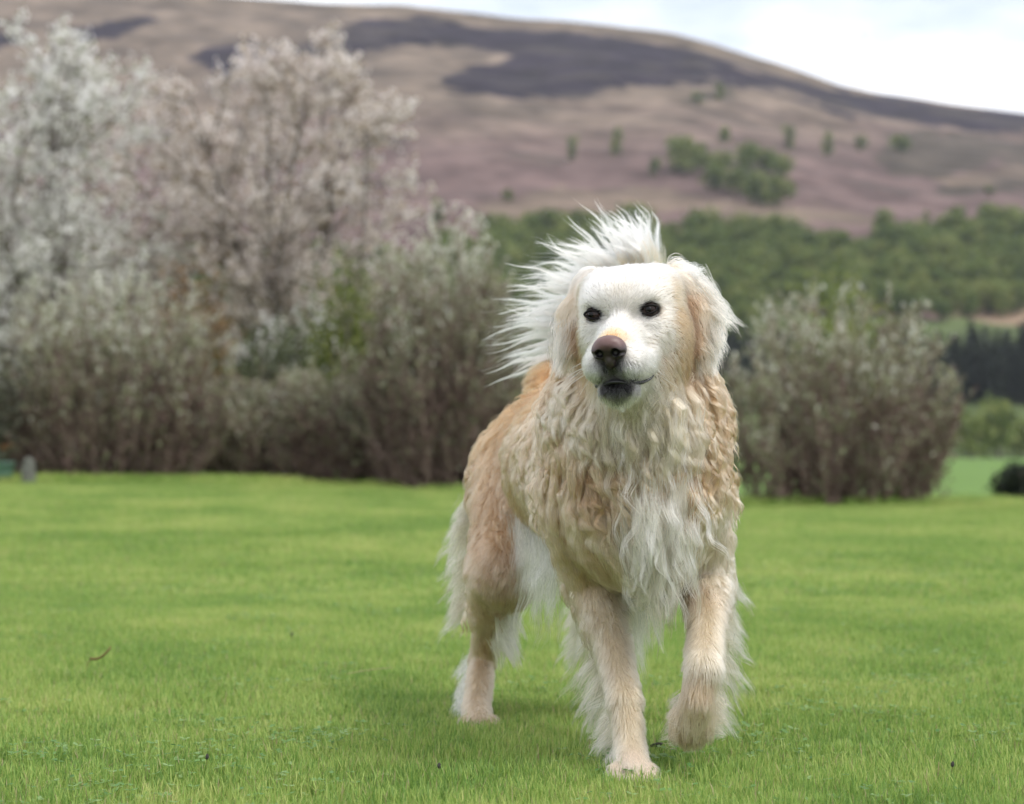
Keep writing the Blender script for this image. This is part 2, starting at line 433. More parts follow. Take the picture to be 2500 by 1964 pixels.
# the belt of woodland and the plantation read as one mass
def wood(name, kind, spots, label, seed, scl=1.0):
    r = np.random.default_rng(seed); mb = MB(); tb = MB()
    for (px, py, hpx) in spots:
        b = hill_point(px, py); h = hpx / FPX * b[1] * r.uniform(.75, 1.2)
        t, c = TREES[kind][r.integers(0, 3)]
        for me, dst in ((c, mb), (t, tb)):
            V = np.empty(len(me.vertices) * 3, np.float32); me.vertices.foreach_get('co', V); V = V.reshape(-1, 3)
            F = np.empty(len(me.loops), np.int32); me.loops.foreach_get('vertex_index', F); F = F.reshape(-1, 4)
            A = np.empty(len(V), np.float32); me.attributes['tone'].data.foreach_get('value', A)
            a = r.random() * 6.28; ca, sa = math.cos(a), math.sin(a)
            V2 = np.stack([(V[:, 0] * ca - V[:, 1] * sa) * h * scl, (V[:, 0] * sa + V[:, 1] * ca) * h * scl, V[:, 2] * h], -1) + b
            dst.add(V2, F, np.clip(A * r.uniform(.75, 1.2) + r.normal() * .08, 0, 1))
    o = obj(name, mb.mesh(name, m_con if kind == 'conifer' else m_far)); obj('trunks', tb.mesh('trunks', m_bark), o)
    tag(o, label, 'wood', None, 'stuff')
    return o
r3 = np.random.default_rng(21)
def belt_top(px): return np.interp(px, [1100, 1220, 1300, 1400, 1600, 1900, 2150, 2250, 2400, 2700, 3600], [640, 590, 560, 560, 565, 580, 600, 585, 560, 560, 660])
spots = []
for px in np.arange(1080, 3600, 26):
    for py in np.arange(float(belt_top(px)), 735 + (px > 1900) * 15, 26):
        spots.append((px + r3.normal() * 12, py + r3.normal() * 8 + 25, r3.uniform(62, 95)))
wood('woodland', 'broad', spots, 'belt of mixed green woodland along the foot of the hill', 31)
spots = [(px + r3.normal() * 8, py + r3.normal() * 4, r3.uniform(105, 150)) for px in np.arange(1560, 3100, 20) for py in (925, 945, 965, 985)]
wood('plantation', 'conifer', spots, 'dark conifer plantation below the green pasture on the hillside', 32, .9)
spots = [(px + r3.normal() * 22, py + r3.normal() * 18, r3.uniform(60, 105)) for px in np.arange(-500, 1900, 24) for py in np.arange(690, 1040, 45)]
wood('valley_wood', 'broad', spots, 'green valley wood glimpsed between the blossoming trees and shrubs', 33)

G_F = 'trees along the far side of the meadow'
for k, (px, top, v, w, lb) in enumerate([
        (2372, 985, 0, 1.1, 'olive tree at the meadow\'s far side, next to the right willow shrub'), (2440, 950, 1, 1.0, 'tallest yellow-green tree at the meadow\'s far side'),
        (2300, 1010, 2, 1.2, 'bushy tree at the meadow\'s far side, half behind the right willow shrub'), (2500, 990, 2, 1.1, 'dark tree at the meadow\'s far side, cut by the right edge')]):
    Yt = 318 + 6 * k; p0 = np.array([(px - CX) / FPX * Yt, Yt, float(field_z(np.array([(px - CX) / FPX * Yt]), np.array([Yt]))[0])])
    far_tree('meadow_tree', 'broad', v, px, 1116, top, lb, group=G_F, wide=w, at=p0, yaw=k)

# ------------------------------------------------------------------ blossoming trees
def bend(a, b, r, k=.12, n=5, lift=0.0):
    a, b = np.asarray(a, float), np.asarray(b, float); L = np.linalg.norm(b - a)
    t = np.linspace(0, 1, n)[:, None]; m = rand_unit(1, r)[0] * k * L + np.array([0, 0, lift * L])
    return a + (b - a) * t + m * (4 * t * (1 - t))

def blossom_tree(name, px, Y, top_py, halfw, label, m_flower, seed, stems=6, dens=1.0, leafmat=None, group=None, skirt=.16, size=.030):
    r = np.random.default_rng(seed)
    x0 = (px - CX) / FPX * Y; z0 = float(lawn_z(np.array([x0]), np.array([Y]))[0]); hgt = CAM_H + (CY - top_py) / FPX * Y - z0
    e = empty(name, (x0, Y, z0)); tag(e, label, 'tree', group)
    tr, tw, fl, lf = MB(), MB(), MB(), MB()
    FC, LC = [], []
    for s in range(stems):
        a = 6.283 * (s + r.random() * .6) / stems; rad = halfw * r.uniform(.25, .75) * (0.35 if s == 0 else 1)
        top = np.array([math.cos(a) * rad, math.sin(a) * rad, hgt * (r.uniform(.78, .95) - .25 * (rad / halfw) ** 2 if s else .96)])
        st = bend((math.cos(a) * .12, math.sin(a) * .12, -.1), top, r, .08, 9)
        tr.tube(st, np.linspace(.055, .012, 9), 7)
        for k in range(int(15 * dens)):
            u = r.uniform(skirt, 1.0); p = along(st, np.array([u]))[0]
            a2 = r.random() * 6.283; out = norm([math.cos(a2), math.sin(a2), r.uniform(.15, 1.1)])
            q = norm([p[0], p[1], 0.0]) * .5 if np.hypot(p[0], p[1]) > .1 else 0
            out = norm(out + q)
            zr = p[2] / hgt; env = halfw * (math.sin(min(1, zr * .95 + .10) * math.pi) ** .6 * .95 + .15)
            L = np.clip(env * r.uniform(.35, .85), .3, 1.6) * (1 - .45 * (u > .9))
            br = bend(p, p + out * L, r, .10, 6, .06)
            tr.tube(br, np.linspace(.017, .006, 6), 5)
            for j in range(int(9 * dens)):
                b0 = along(br, np.array([r.uniform(.15, 1)]))[0]
                o2 = norm(out * .7 + rand_unit(1, r)[0] * .8 + np.array([0, 0, .35])); L2 = r.uniform(.16, .42)
                tg = bend(b0, b0 + o2 * L2, r, .08, 4)
                tw.tube(tg, np.linspace(.005, .002, 4), 3)
                m = r.integers(11, 20)
                FC.append(along(tg, r.uniform(.1, 1.05, m)) + r.normal(size=(m, 3)) * .028)
                m = r.integers(4, 9); LC.append(along(tg, r.uniform(.2, 1.05, m)) + r.normal(size=(m, 3)) * .02)
    FC = np.vstack(FC); LC = np.vstack(LC)
    def petals(mb, C, size, lo, hi):
        n = len(C); U = rand_unit(n, r) * (size * r.uniform(.6, 1.3, (n, 1))); W = np.cross(norm(U), rand_unit(n, r)) * (size * r.uniform(.5, 1.0, (n, 1)))
        base = lo + (hi - lo) * fbm(C, 1.6, 3)
        mb.quads(C, U, W, np.clip(base + r.normal(size=n) * .2, 0, 1))
    petals(fl, FC, size, .1, 1.1); petals(lf, LC, .026, 0, 1)
    obj('trunk', tr.mesh('trunk', m_bark, True), e); obj('twigs', tw.mesh('twigs', m_twig), e)
    obj('blossom', fl.mesh('blossom', m_flower), e); obj('leaves', lf.mesh('leaves', leafmat or m_bronze), e)
    return e
m_white = mat_leaf('white_blossom', [(0, (.50, .50, .42)), (.3, (.80, .79, .75)), (1, (.92, .90, .89))], .5)
m_pink = mat_leaf('pale_pink_blossom', [(0, (.42, .36, .29)), (.35, (.68, .61, .57)), (1, (.87, .82, .80))], .5)
m_bronze = mat_leaf('bronze_leaf', [(0, (.13, .11, .04)), (.5, (.26, .20, .065)), (1, (.38, .24, .09))], .45)
m_green = mat_leaf('fresh_green_leaf', [(0, (.060, .085, .026)), (.5, (.14, .18, .045)), (1, (.28, .31, .075))], .45)
m_dark = mat_leaf('dull_green_leaf', [(0, (.034, .046, .022)), (.5, (.075, .095, .042)), (1, (.15, .17, .085))], .3)
m_sage = mat_leaf('grey_green_leaf', [(0, (.045, .050, .030)), (.5, (.12, .125, .085)), (1, (.30, .30, .23))], .3)
G_B = 'blossoming trees behind the shrubs'
blossom_tree('blossoming_tree', 40, 24.0, 15, 2.05, 'tall tree smothered in white blossom at the left edge', m_white, 41, 10, 1.45, m_green, G_B, .10, .036)
blossom_tree('blossoming_tree', 715, 25.5, 62, 2.05, 'tall tree in pale pinkish blossom with bronze young leaves, right of the white one', m_pink, 42, 9, 1.35, m_bronze, G_B, .26, .036)
blossom_tree('blossoming_tree', 395, 27.5, 230, 1.8, 'shorter blossoming tree with bronze leaves in the gap between the two tall ones', m_pink, 44, 6, 1.2, m_bronze, G_B, .2, .034)
blossom_tree('blossoming_shrub', 730, 21.2, 735, .62, 'low shrub with flat sprays of white flowers under the pinkish blossoming tree', m_white, 45, 6, .55, m_dark, None, .2, .024)

# ------------------------------------------------------------------ leafy shrubs (rounded)
def leafy_shrub(name, px, Y, top_py, halfw, label, m_leaf, seed, n=5200, size=.035, base=0.0, depth=None, cat='shrub'):
    r = np.random.default_rng(seed)
    x0 = (px - CX) / FPX * Y; z0 = float(lawn_z(np.array([x0]), np.array([min(Y, 24)]))[0]) - (.1 if Y > 24 else 0); h = CAM_H + (CY - top_py) / FPX * Y - z0
    e = empty(name, (x0, Y, z0)); tag(e, label, cat)
    st, lv = MB(), MB()
    for k in range(9):
        a = r.random() * 6.283; t = np.array([math.cos(a) * halfw * r.uniform(.2, .8), math.sin(a) * halfw * r.uniform(.2, .8), h * r.uniform(.55, .9)])
        st.tube(bend((t[0] * .15, t[1] * .15, -.08), t, r, .1, 6), np.linspace(.022, .006, 6), 5)
    crown_quads(lv, n, (0, 0, h * .52 + base), (halfw, depth or halfw, h * .50), size, r, (.1, 1.0), .5, 26)
    obj('stems', st.mesh('stems', m_bark, True), e); obj('leaves', lv.mesh('leaves', m_leaf), e)
    return e
leafy_shrub('evergreen_shrub', 120, 28, 640, 1.9, 'dull green shrub mass behind the white blossoming tree', m_dark, 51, 8000, .05)
leafy_shrub('evergreen_shrub', 620, 29, 640, 1.9, 'dull green shrub mass beneath the pinkish blossoming tree', m_dark, 52, 8000, .05)
leafy_shrub('evergreen_shrub', 1010, 28, 600, 1.5, 'dull green shrub mass behind the middle willow shrub', m_dark, 53, 6500, .05)
leafy_shrub('yellow_green_shrub', 850, 19.8, 625, .55, 'yellow-green leafy shrub left of the middle willow shrub', m_green, 54, 3600, .030)
leafy_shrub('bronze_shrub', 470, 22.5, 600, .60, 'orange-bronze leaved shrub behind the left willow shrub', mat_leaf('orange_leaf', [(0, (.07, .05, .02)), (.5, (.19, .11, .035)), (1, (.30, .16, .05))], .35), 55, 2200, .032)
leafy_shrub('olive_shrub', 2035, 22.0, 640, .95, 'olive green rounded shrub showing above the right willow shrub', m_green, 56, 4800, .034)
leafy_shrub('evergreen_shrub', 690, 20.6, 800, .75, 'low grey-green shrub between the left and middle willow shrubs', m_dark, 57, 4200, .034)
leafy_shrub('dwarf_conifer', 2480, 18.6, 1132, .30, 'small dark conifer mound at the lawn\'s right edge', m_con, 58, 2600, .022)
leafy_shrub('sage_shrub', -70, 18.0, 800, .62, 'grey-green leaved shrub at the left edge beside the left willow shrub', m_sage, 59, 3800, .028)

# ------------------------------------------------------------------ willow shrubs: many upright stems with catkins
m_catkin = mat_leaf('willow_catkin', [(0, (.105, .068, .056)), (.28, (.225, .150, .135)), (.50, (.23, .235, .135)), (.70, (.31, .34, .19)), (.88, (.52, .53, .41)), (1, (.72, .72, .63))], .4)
def willow(name, px, Y, top_py, halfw, label, seed, stems=70, pale=.5, lean=0.0):
    r = np.random.default_rng(seed)
    x0 = (px - CX) / FPX * Y; z0 = float(lawn_z(np.array([x0]), np.array([Y]))[0]); h = CAM_H + (CY - top_py) / FPX * Y - z0
    e = empty(name, (x0, Y, z0)); tag(e, label, 'shrub', 'willow shrubs along the lawn edge')
    st, tw, ct = MB(), MB(), MB()
    CC_, TT_ = [], []
    for s in range(stems):
        a = r.random() * 6.283; q = math.sqrt(r.random())
        b0 = np.array([math.cos(a) * q * halfw * .66, math.sin(a) * q * halfw * .5, -.06])
        hh = h * (r.uniform(.66, 1.06) - .40 * q ** 2.4)
        t0 = np.array([math.cos(a) * q * halfw * 1.0 + lean * hh, math.sin(a) * q * halfw * .75, hh])
        sp = bend(b0, t0, r, .06, 8)
        st.tube(sp, np.linspace(.0085, .0025, 8), 4)
        for k in range(21):
            u = r.uniform(.02, .98); p = along(sp, np.array([u]))[0]
            d = norm(np.array([math.cos(a) * .25, math.sin(a) * .25, 1.0]) + r.normal(size=3) * .38); L = r.uniform(.18, .5) * (1.1 - .5 * u)
            sh = bend(p, p + d * L, r, .06, 5)
            tw.tube(sh, np.linspace(.005, .002, 5), 3)
            m = r.integers(11, 19)
            c = along(sh, r.uniform(.1, 1.02, m)) + r.normal(size=(m, 3)) * .014
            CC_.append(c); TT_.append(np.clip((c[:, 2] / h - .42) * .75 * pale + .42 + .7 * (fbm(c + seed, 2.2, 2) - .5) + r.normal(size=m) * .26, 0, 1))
    C = np.vstack(CC_); T = np.concatenate(TT_); n = len(C)
    U = norm(r.normal(size=(n, 3)) * .45 + np.array([0, 0, 1.])) * (.025 * r.uniform(.5, 1.4, (n, 1))); W = np.cross(norm(U), rand_unit(n, r)) * (.016 * r.uniform(.6, 1.3, (n, 1)))
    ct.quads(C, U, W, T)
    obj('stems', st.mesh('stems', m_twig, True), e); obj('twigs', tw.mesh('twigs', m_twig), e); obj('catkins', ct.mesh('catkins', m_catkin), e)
    return e
willow('willow_shrub', 270, 18.4, 690, 1.22, 'broad brownish willow shrub with pale catkins at the left, below the blossoming trees', 61, 150, .95)
willow('willow_shrub', 640, 19.3, 930, .80, 'low dark willow shrub filling the gap left of the middle willow', 62, 85, .7)
willow('willow_shrub', 1095, 18.3, 530, .88, 'tall grey-green willow shrub with catkins directly behind the dog\'s rump', 63, 140, 1.3)
willow('willow_shrub', 2040, 17.7, 705, 1.20, 'rounded willow shrub with catkins standing alone right of the dog', 65, 95, 1.0, .02)
willow('willow_shrub', 820, 18.9, 880, .60, 'short willow shrub at the left foot of the tall grey-green one', 66, 70, .8)

# ------------------------------------------------------------------ small garden things at the left end of the shrubs
def lathe(profile, n=28):
    pr = np.asarray(profile, float); th = np.linspace(0, 2 * math.pi, n, endpoint=False)
    V = np.stack([pr[:, None, 0] * np.cos(th), pr[:, None, 0] * np.sin(th), np.broadcast_to(pr[:, None, 1], (len(pr), n))], -1).reshape(-1, 3)
    i = np.arange(len(pr) - 1)[:, None] * n; j = np.arange(n)[None]; j2 = (j + 1) % n
    return V, np.stack([i + j, i + j2, i + n + j2, i + n + j], -1).reshape(-1, 4)
m_stone = mat_plain('weathered_stone', (.13, .135, .115), .9, .45, 14, .5, .2)
bx, by = (70 - CX) / FPX * 17.0, 17.0
bz = float(lawn_z(np.array([bx]), np.array([by]))[0])
prof = [(0, -.05), (.068, -.05), (.070, .02), (.062, .10), (.056, .17), (.046, .215), (.030, .235), (0, .240)]
V, F = lathe(prof, 10); V[:, 0] *= 1.0; V[:, 1] *= .8; V += (fbm(V, 18, 3) - .5)[:, None] * np.array([.03, .03, .012])
post = obj('stone_marker', mesh_np('stone_marker', V, F, m_stone, False), None, (bx, by, bz)); tag(post, 'short pale weathered stone marker on the grass at the left edge', 'stone')
m_pot = mat_plain('turquoise_glaze', (.10, .19, .15), .45, .25, 9, 0, .5)
px_, py_ = (8 - CX) / FPX * 17.2, 17.2; pz_ = float(lawn_z(np.array([px_]), np.array([py_]))[0])
pot = empty('plant_pot', (px_, py_, pz_)); tag(pot, 'turquoise glazed plant pot on the grass at the left edge', 'pot')
V, F = lathe([(0, -.01), (.060, -.01), (.085, .10), (.098, .175), (.108, .178), (.108, .196), (.092, .196), (.088, .165), (0, .165)])
obj('bowl', mesh_np('bowl', V, F, m_pot, True), pot)
V, F = lathe([(0, .168), (.087, .167)]); obj('soil', mesh_np('soil', V, F, mat_plain('potting_soil', (.03, .022, .016), .95, .4, 40), True), pot)
plant = empty('potted_flower', (px_, py_, pz_ + .168)); tag(plant, 'leafy plant with orange flowers growing in the turquoise pot', 'plant')
m_petal = mat_leaf('orange_petal', [(0, (.45, .14, .03)), (1, (.6, .26, .08))], .3)
r4 = np.random.default_rng(77); st, lv, fw = MB(), MB(), MB()
for k in range(12):
    a = r4.random() * 6.28; t = np.array([math.cos(a) * r4.uniform(.02, .13), math.sin(a) * r4.uniform(.02, .13), r4.uniform(.10, .24)])
    st.tube(bend((t[0] * .2, t[1] * .2, -.02), t, r4, .08, 5), [.004, .0035, .003, .0025, .002], 5)
    C = t * r4.uniform(.3, .95, (8, 1)); U = rand_unit(8, r4) * .026; lv.quads(C, U, np.cross(norm(U), rand_unit(8, r4)) * .014, r4.random(8))
    if k % 3 == 0:
        fw = MB()
        for q in range(7):
            an = 6.283 * q / 7; u = np.array([[math.cos(an), math.sin(an), .35]]) * .016; fw.quads(t[None] + u, u, np.array([[-math.sin(an), math.cos(an), 0]]) * .008, r4.random(1))
        obj('flower', fw.mesh('flower', m_petal), plant)
obj('stems', st.mesh('stems', m_green), plant); obj('leaves', lv.mesh('leaves', m_sage), plant)

# bird high over the hill
bp = P(2107, 87, 320); bird = empty('bird', bp); tag(bird, 'tiny dark bird flying high above the hill', 'bird')
m_bird = mat_plain('dark_feather', (.03, .03, .035), .7, .2, 5)
V, F, c0, c1 = tube_arrays([(-.26, 0, 0), (-.16, 0, .01), (0, 0, 0), (.16, 0, 0), (.26, 0, .03), (.30, 0, .03)], [.01, .10, .13, .09, .06, .008], 10)
obj('body', mesh_np('body', V, F, m_bird, True), bird)
for s_ in (-1, 1):
    V = np.array([(-.14, 0, .04), (.12, 0, .04), (.10, .30 * s_, .20), (-.02, .62 * s_, .12), (-.10, .30 * s_, .22), (-.14, 0, .07), (.12, 0, .07), (.10, .30 * s_, .23), (-.02, .62 * s_, .14), (-.10, .30 * s_, .25)])
    F = [(0, 1, 2, 4), (4, 2, 3, 3), (5, 9, 7, 6), (9, 8, 7, 7), (0, 5, 6, 1), (1, 6, 7, 2), (2, 7, 8, 3), (3, 8, 9, 4), (4, 9, 5, 0)]
    obj('wing', mesh_np('wing', V, F, m_bird, False), bird)
# ------------------------------------------------------------------ thin spring haze filling the valley
hv_ = np.array([(x, y, z) for x in (-1900, 1900) for y in (-60, 2300) for z in (-12, 420)], float)
hf_ = np.array([(0, 1, 3, 2), (4, 6, 7, 5), (0, 4, 5, 1), (2, 3, 7, 6), (0, 2, 6, 4), (1, 5, 7, 3)])
m_haze = bpy.data.materials.new('pale_air'); m_haze.use_nodes = True
hn, hl = m_haze.node_tree.nodes, m_haze.node_tree.links
hn.clear(); ho = hn.new('ShaderNodeOutputMaterial'); hp = hn.new('ShaderNodeVolumePrincipled')
hp.inputs['Color'].default_value = (.78, .84, .95, 1); hp.inputs['Density'].default_value = .00011; hp.inputs['Anisotropy'].default_value = .2
hl.new(hp.outputs['Volume'], ho.inputs['Volume'])
haze = obj('haze', mesh_np('haze', hv_, hf_, m_haze)); tag(haze, 'thin pale haze in the valley air', 'haze', None, 'stuff')
# ================================================================== grass
m_grass, N_, L_, b_ = mat_new('lawn_grass')
g_ = N_.new('ShaderNodeNewGeometry')
def noise_(scale, detail=3):
    n = N_.new('ShaderNodeTexNoise'); n.inputs['Scale'].default_value = scale; n.inputs['Detail'].default_value = detail
    L_.new(g_.outputs['Position'], n.inputs['Vector']); return n
nA, nB = noise_(.75, 4), noise_(3.2, 4)
at_ = N_.new('ShaderNodeAttribute'); at_.attribute_name = 'tone'
mA = N_.new('ShaderNodeMath'); mA.operation = 'MULTIPLY_ADD'; mA.inputs[1].default_value = 1.2; mA.inputs[2].default_value = -.14
L_.new(nA.outputs['Fac'], mA.inputs[0])
mB = N_.new('ShaderNodeMath'); mB.operation = 'MULTIPLY_ADD'; mB.inputs[1].default_value = 1.0; mB.inputs[2].default_value = -.50
L_.new(nB.outputs['Fac'], mB.inputs[0])
mC = N_.new('ShaderNodeMath'); mC.operation = 'ADD'; L_.new(mA.outputs['Value'], mC.inputs[0]); L_.new(mB.outputs['Value'], mC.inputs[1])
mD = N_.new('ShaderNodeMath'); mD.operation = 'MULTIPLY_ADD'; mD.inputs[1].default_value = .85; L_.new(at_.outputs['Fac'], mD.inputs[0])
mE = N_.new('ShaderNodeMath'); mE.operation = 'SUBTRACT'; mE.inputs[1].default_value = .425; L_.new(mC.outputs['Value'], mE.inputs[0]); L_.new(mE.outputs['Value'], mD.inputs[2])
rp = N_.new('ShaderNodeValToRGB'); el = rp.color_ramp.elements
for pos, c in ((.35, (.270, .415, .090, 1)), (.62, (.390, .505, .130, 1))): el.new(pos).color = c
el[0].position = 0; el[0].color = (.160, .290, .062, 1); el[-1].position = 1.0; el[-1].color = (.56, .58, .21, 1)
L_.new(mD.outputs['Value'], rp.inputs['Fac'])
# a few straw-coloured dead blades
dead = N_.new('ShaderNodeMath'); dead.operation = 'GREATER_THAN'; dead.inputs[1].default_value = .955; L_.new(at_.outputs['Fac'], dead.inputs[0])
mx = N_.new('ShaderNodeMix'); mx.data_type = 'RGBA'; mx.inputs['B'].default_value = (.42, .36, .19, 1)
L_.new(dead.outputs['Value'], mx.inputs['Factor']); L_.new(rp.outputs['Color'], mx.inputs['A'])
L_.new(mx.outputs['Result'], b_.inputs['Base Color'])
b_.inputs['Roughness'].default_value = .5; b_.inputs['Specular IOR Level'].default_value = .35
tr_ = N_.new('ShaderNodeBsdfTranslucent'); L_.new(mx.outputs['Result'], tr_.inputs['Color'])
ms = N_.new('ShaderNodeMixShader'); ms.inputs['Fac'].default_value = .42
L_.new(b_.outputs['BSDF'], ms.inputs[1]); L_.new(tr_.outputs['BSDF'], ms.inputs[2]); L_.new(ms.outputs['Shader'], N_.get('Material Output').inputs['Surface'])

def blade_patch(name, n, size, h0, h1, w, seed, lean=.55):
    r = np.random.default_rng(seed)
    x, y = (r.random((2, n)) - .5) * size
    # tussocks
    h = r.uniform(h0, h1, n) * (.7 + .6 * vnoise(np.stack([x, y, 0 * x + seed], -1), 22.))
    a = r.random(n) * 6.283; bnd = r.uniform(.1, lean, n) + (r.random(n) < .12) * .7
    d = np.stack([np.cos(a), np.sin(a), 0 * a], -1); sdv = np.stack([-np.sin(a), np.cos(a), 0 * a], -1)
    base = np.stack([x, y, np.full(n, -.004)], -1); ww = w * r.uniform(.6, 1.3, n)
    tw = r.normal(size=n) * .5
    lv = []
    for t, wf in ((0, 1.0), (.45, .85), (.8, .5), (1.0, .04)):
        c = base + np.array([0, 0, 1.]) * (h * t * (1 - .25 * bnd * t))[:, None] + d * (h * bnd * t * t)[:, None]
        s2 = sdv * np.cos(tw * t)[:, None] + d * np.sin(tw * t)[:, None]
        lv += [c - s2 * (ww * wf / 2)[:, None], c + s2 * (ww * wf / 2)[:, None]]
    V = np.stack(lv, 1).reshape(-1, 3)
    o = np.arange(n)[:, None] * 8
    F = np.concatenate([o + np.array([[0, 1, 3, 2]]), o + np.array([[2, 3, 5, 4]]), o + np.array([[4, 5, 7, 6]])], 0)
    me = mesh_np(name, V, F, m_grass, True, {'tone': ('FLOAT', 'POINT', np.repeat(r.random(n), 8))})
    return bpy.data.objects.new(name, me)

def scatter_grass(name, pts, rot, scl, patches, label):
    me = bpy.data.meshes.new(name); me.vertices.add(len(pts)); me.vertices.foreach_set('co', np.asarray(pts, np.float32).ravel())
    for an, arr in (('rot', rot), ('scl', scl)):
        a = me.attributes.new(an, 'FLOAT', 'POINT'); a.data.foreach_set('value', np.asarray(arr, np.float32))
    o = obj(name, me); tag(o, label, 'grass', None, 'stuff')
    coll = bpy.data.collections.new(name + '_tufts')
    for p in patches: coll.objects.link(p)
    ng = bpy.data.node_groups.new(name, 'GeometryNodeTree')
    ng.interface.new_socket('Geometry', in_out='INPUT', socket_type='NodeSocketGeometry'); ng.interface.new_socket('Geometry', in_out='OUTPUT', socket_type='NodeSocketGeometry')
    N, L = ng.nodes, ng.links
    gi, go = N.new('NodeGroupInput'), N.new('NodeGroupOutput')
    ci = N.new('GeometryNodeCollectionInfo'); ci.inputs['Collection'].default_value = coll; ci.inputs['Separate Children'].default_value = True; ci.inputs['Reset Children'].default_value = True
    ip = N.new('GeometryNodeInstanceOnPoints'); ip.inputs['Pick Instance'].default_value = True
    na = N.new('GeometryNodeInputNamedAttribute'); na.data_type = 'FLOAT'; na.inputs['Name'].default_value = 'rot'
    nb = N.new('GeometryNodeInputNamedAttribute'); nb.data_type = 'FLOAT'; nb.inputs['Name'].default_value = 'scl'
    cx = N.new('ShaderNodeCombineXYZ'); L.new(na.outputs['Attribute'], cx.inputs['Z'])
    cs = N.new('ShaderNodeCombineXYZ'); cs.inputs['X'].default_value = 1; cs.inputs['Y'].default_value = 1; L.new(nb.outputs['Attribute'], cs.inputs['Z'])
    L.new(gi.outputs['Geometry'], ip.inputs['Points']); L.new(ci.outputs['Instances'], ip.inputs['Instance'])
    L.new(cx.outputs['Vector'], ip.inputs['Rotation']); L.new(cs.outputs['Vector'], ip.inputs['Scale'])
    L.new(ip.outputs['Instances'], go.inputs['Geometry'])
    md = o.modifiers.new('tufts', 'NODES'); md.node_group = ng
    return o
r5 = np.random.default_rng(5)
near_p = [blade_patch('grass_tuft', 3000, .34, .014, .034, .0019, 100 + k) for k in range(5)]
far_p = [blade_patch('grass_sward', 2000, .62, .016, .036, .0042, 120 + k) for k in range(4)]
def lay(y0, y1, step, wide):
    P_ = []
    for y in np.arange(y0, y1, step):
        hw = wide(y)
        for x in np.arange(-hw, hw, step): P_.append((x + r5.normal() * step * .2, y + r5.normal() * step * .2))
    P_ = np.array(P_); return np.column_stack([P_, lawn_z(P_[:, 0], P_[:, 1])])
pn = lay(1.3, 6.2, .20, lambda y: .42 * y + 1.4)
sc_n = .72 + .75 * fbm(pn * np.array([1, 1, 0]), 1.1, 3)
extra = np.array([(.05, 2.62, 0), (.32, 2.62, 0), (-.10, 3.10, 0), (-.01, 3.10, 0), (.05, 3.15, 0)])      # blades standing up round the paws
pn = np.vstack([pn, extra]); sc_n = np.concatenate([sc_n, np.full(len(extra), 1.3)])
scatter_grass('lawn_blades', pn, r5.random(len(pn)) * 6.28, sc_n, near_p, 'short mown green lawn grass around the dog')
pf = lay(6.2, 19.6, .36, lambda y: .50 * y + 3.0)
sc_f = .6 + .9 * fbm(pf * np.array([1, 1, 0]), .6, 3)
scatter_grass('lawn_blades', pf, r5.random(len(pf)) * 6.28, sc_f, far_p, 'mown lawn stretching back to the shrubs')
# clover and small weeds in the turf
m_clover = mat_leaf('clover_leaf', [(0, (.10, .22, .06)), (.6, (.17, .30, .09)), (1, (.26, .38, .15))], .35)
def clover_patch(seed):
    r = np.random.default_rng(seed); mb = MB(); n = 34
    c = r.normal(size=(n, 2)) * .055; h = r.uniform(.012, .030, n)
    for (x, y), z in zip(c, h):
        a0 = r.random() * 6.28; sz = r.uniform(.0035, .0065); t = r.random()
        for q in range(3):
            a = a0 + q * 2.094; u = np.array([[math.cos(a), math.sin(a), r.uniform(-.1, .35)]]) * sz
            mb.quads(np.array([[x, y, z]]) + u, u, np.array([[-math.sin(a), math.cos(a), .1]]) * sz * .8, t)
    return bpy.data.objects.new('clover', mb.mesh('clover', m_clover))
cp_ = [clover_patch(200 + k) for k in range(4)]
nw = 150; wy = 2.3 + 6.5 * r5.random(nw) ** 1.4; wx = (r5.random(nw) - .5) * (.54 * wy + 1.2)
scatter_grass('clover', np.column_stack([wx, wy, lawn_z(wx, wy)]), r5.random(nw) * 6.28, r5.uniform(.8, 1.2, nw), cp_, 'small clover leaves scattered through the mown lawn')
# uncut fringe at the foot of the shrubs
tall_p = [blade_patch('grass_fringe', 500, .5, .09, .20, .006, 140 + k, .8) for k in range(3)]
nfr = 620; xs = r5.uniform(-6.5, 5.0, nfr); ys = np.interp(xs, [-7, -1, 1.5, 5], [16.9, 17.5, 17.0, 17.3]) + r5.uniform(0, 1.9, nfr)
keepf = r5.random(nfr) < np.interp(xs, [-6, -1, 1, 5], [.95, .9, .75, .65]) * sstep(.30, .55, fbm(np.stack([xs, ys, 0 * xs], -1), .9, 2))
pt = np.column_stack([xs, ys, lawn_z(xs, ys)])[keepf]
scatter_grass('grass_fringe', pt, r5.random(len(pt)) * 6.28, r5.uniform(.2, .62, len(pt)), tall_p, 'longer uncut bright grass along the foot of the shrubs')

# ------------------------------------------------------------------ small things lying in the lawn
m_dry = mat_plain('dry_brown_leaf', (.20, .115, .060), .8, .35, 60, .2, .2)
def ground_at(px, py):
    Y = CAM_H * FPX / (py - CY); return np.array([(px - CX) / FPX * Y, Y, 0.0])
g0 = ground_at(245, 1660)
lf_ = empty('dry_leaf', (g0[0], g0[1], .045)); tag(lf_, 'curled brown dry leaf caught on top of the lawn at the left', 'leaf')
u = np.linspace(-1, 1, 9); w = np.linspace(-1, 1, 5); Ug, Wg = np.meshgrid(u, w, indexing='ij')
V = np.stack([Ug * .022, Wg * .006 * (1 - Ug ** 2) ** .7, .012 * Ug + .010 * Ug ** 2 + .004 * Wg ** 2], -1).reshape(-1, 3)
i = np.arange(8)[:, None] * 5; j = np.arange(4)[None]; F = np.stack([i + j, i + 5 + j, i + 6 + j, i + 1 + j], -1).reshape(-1, 4)
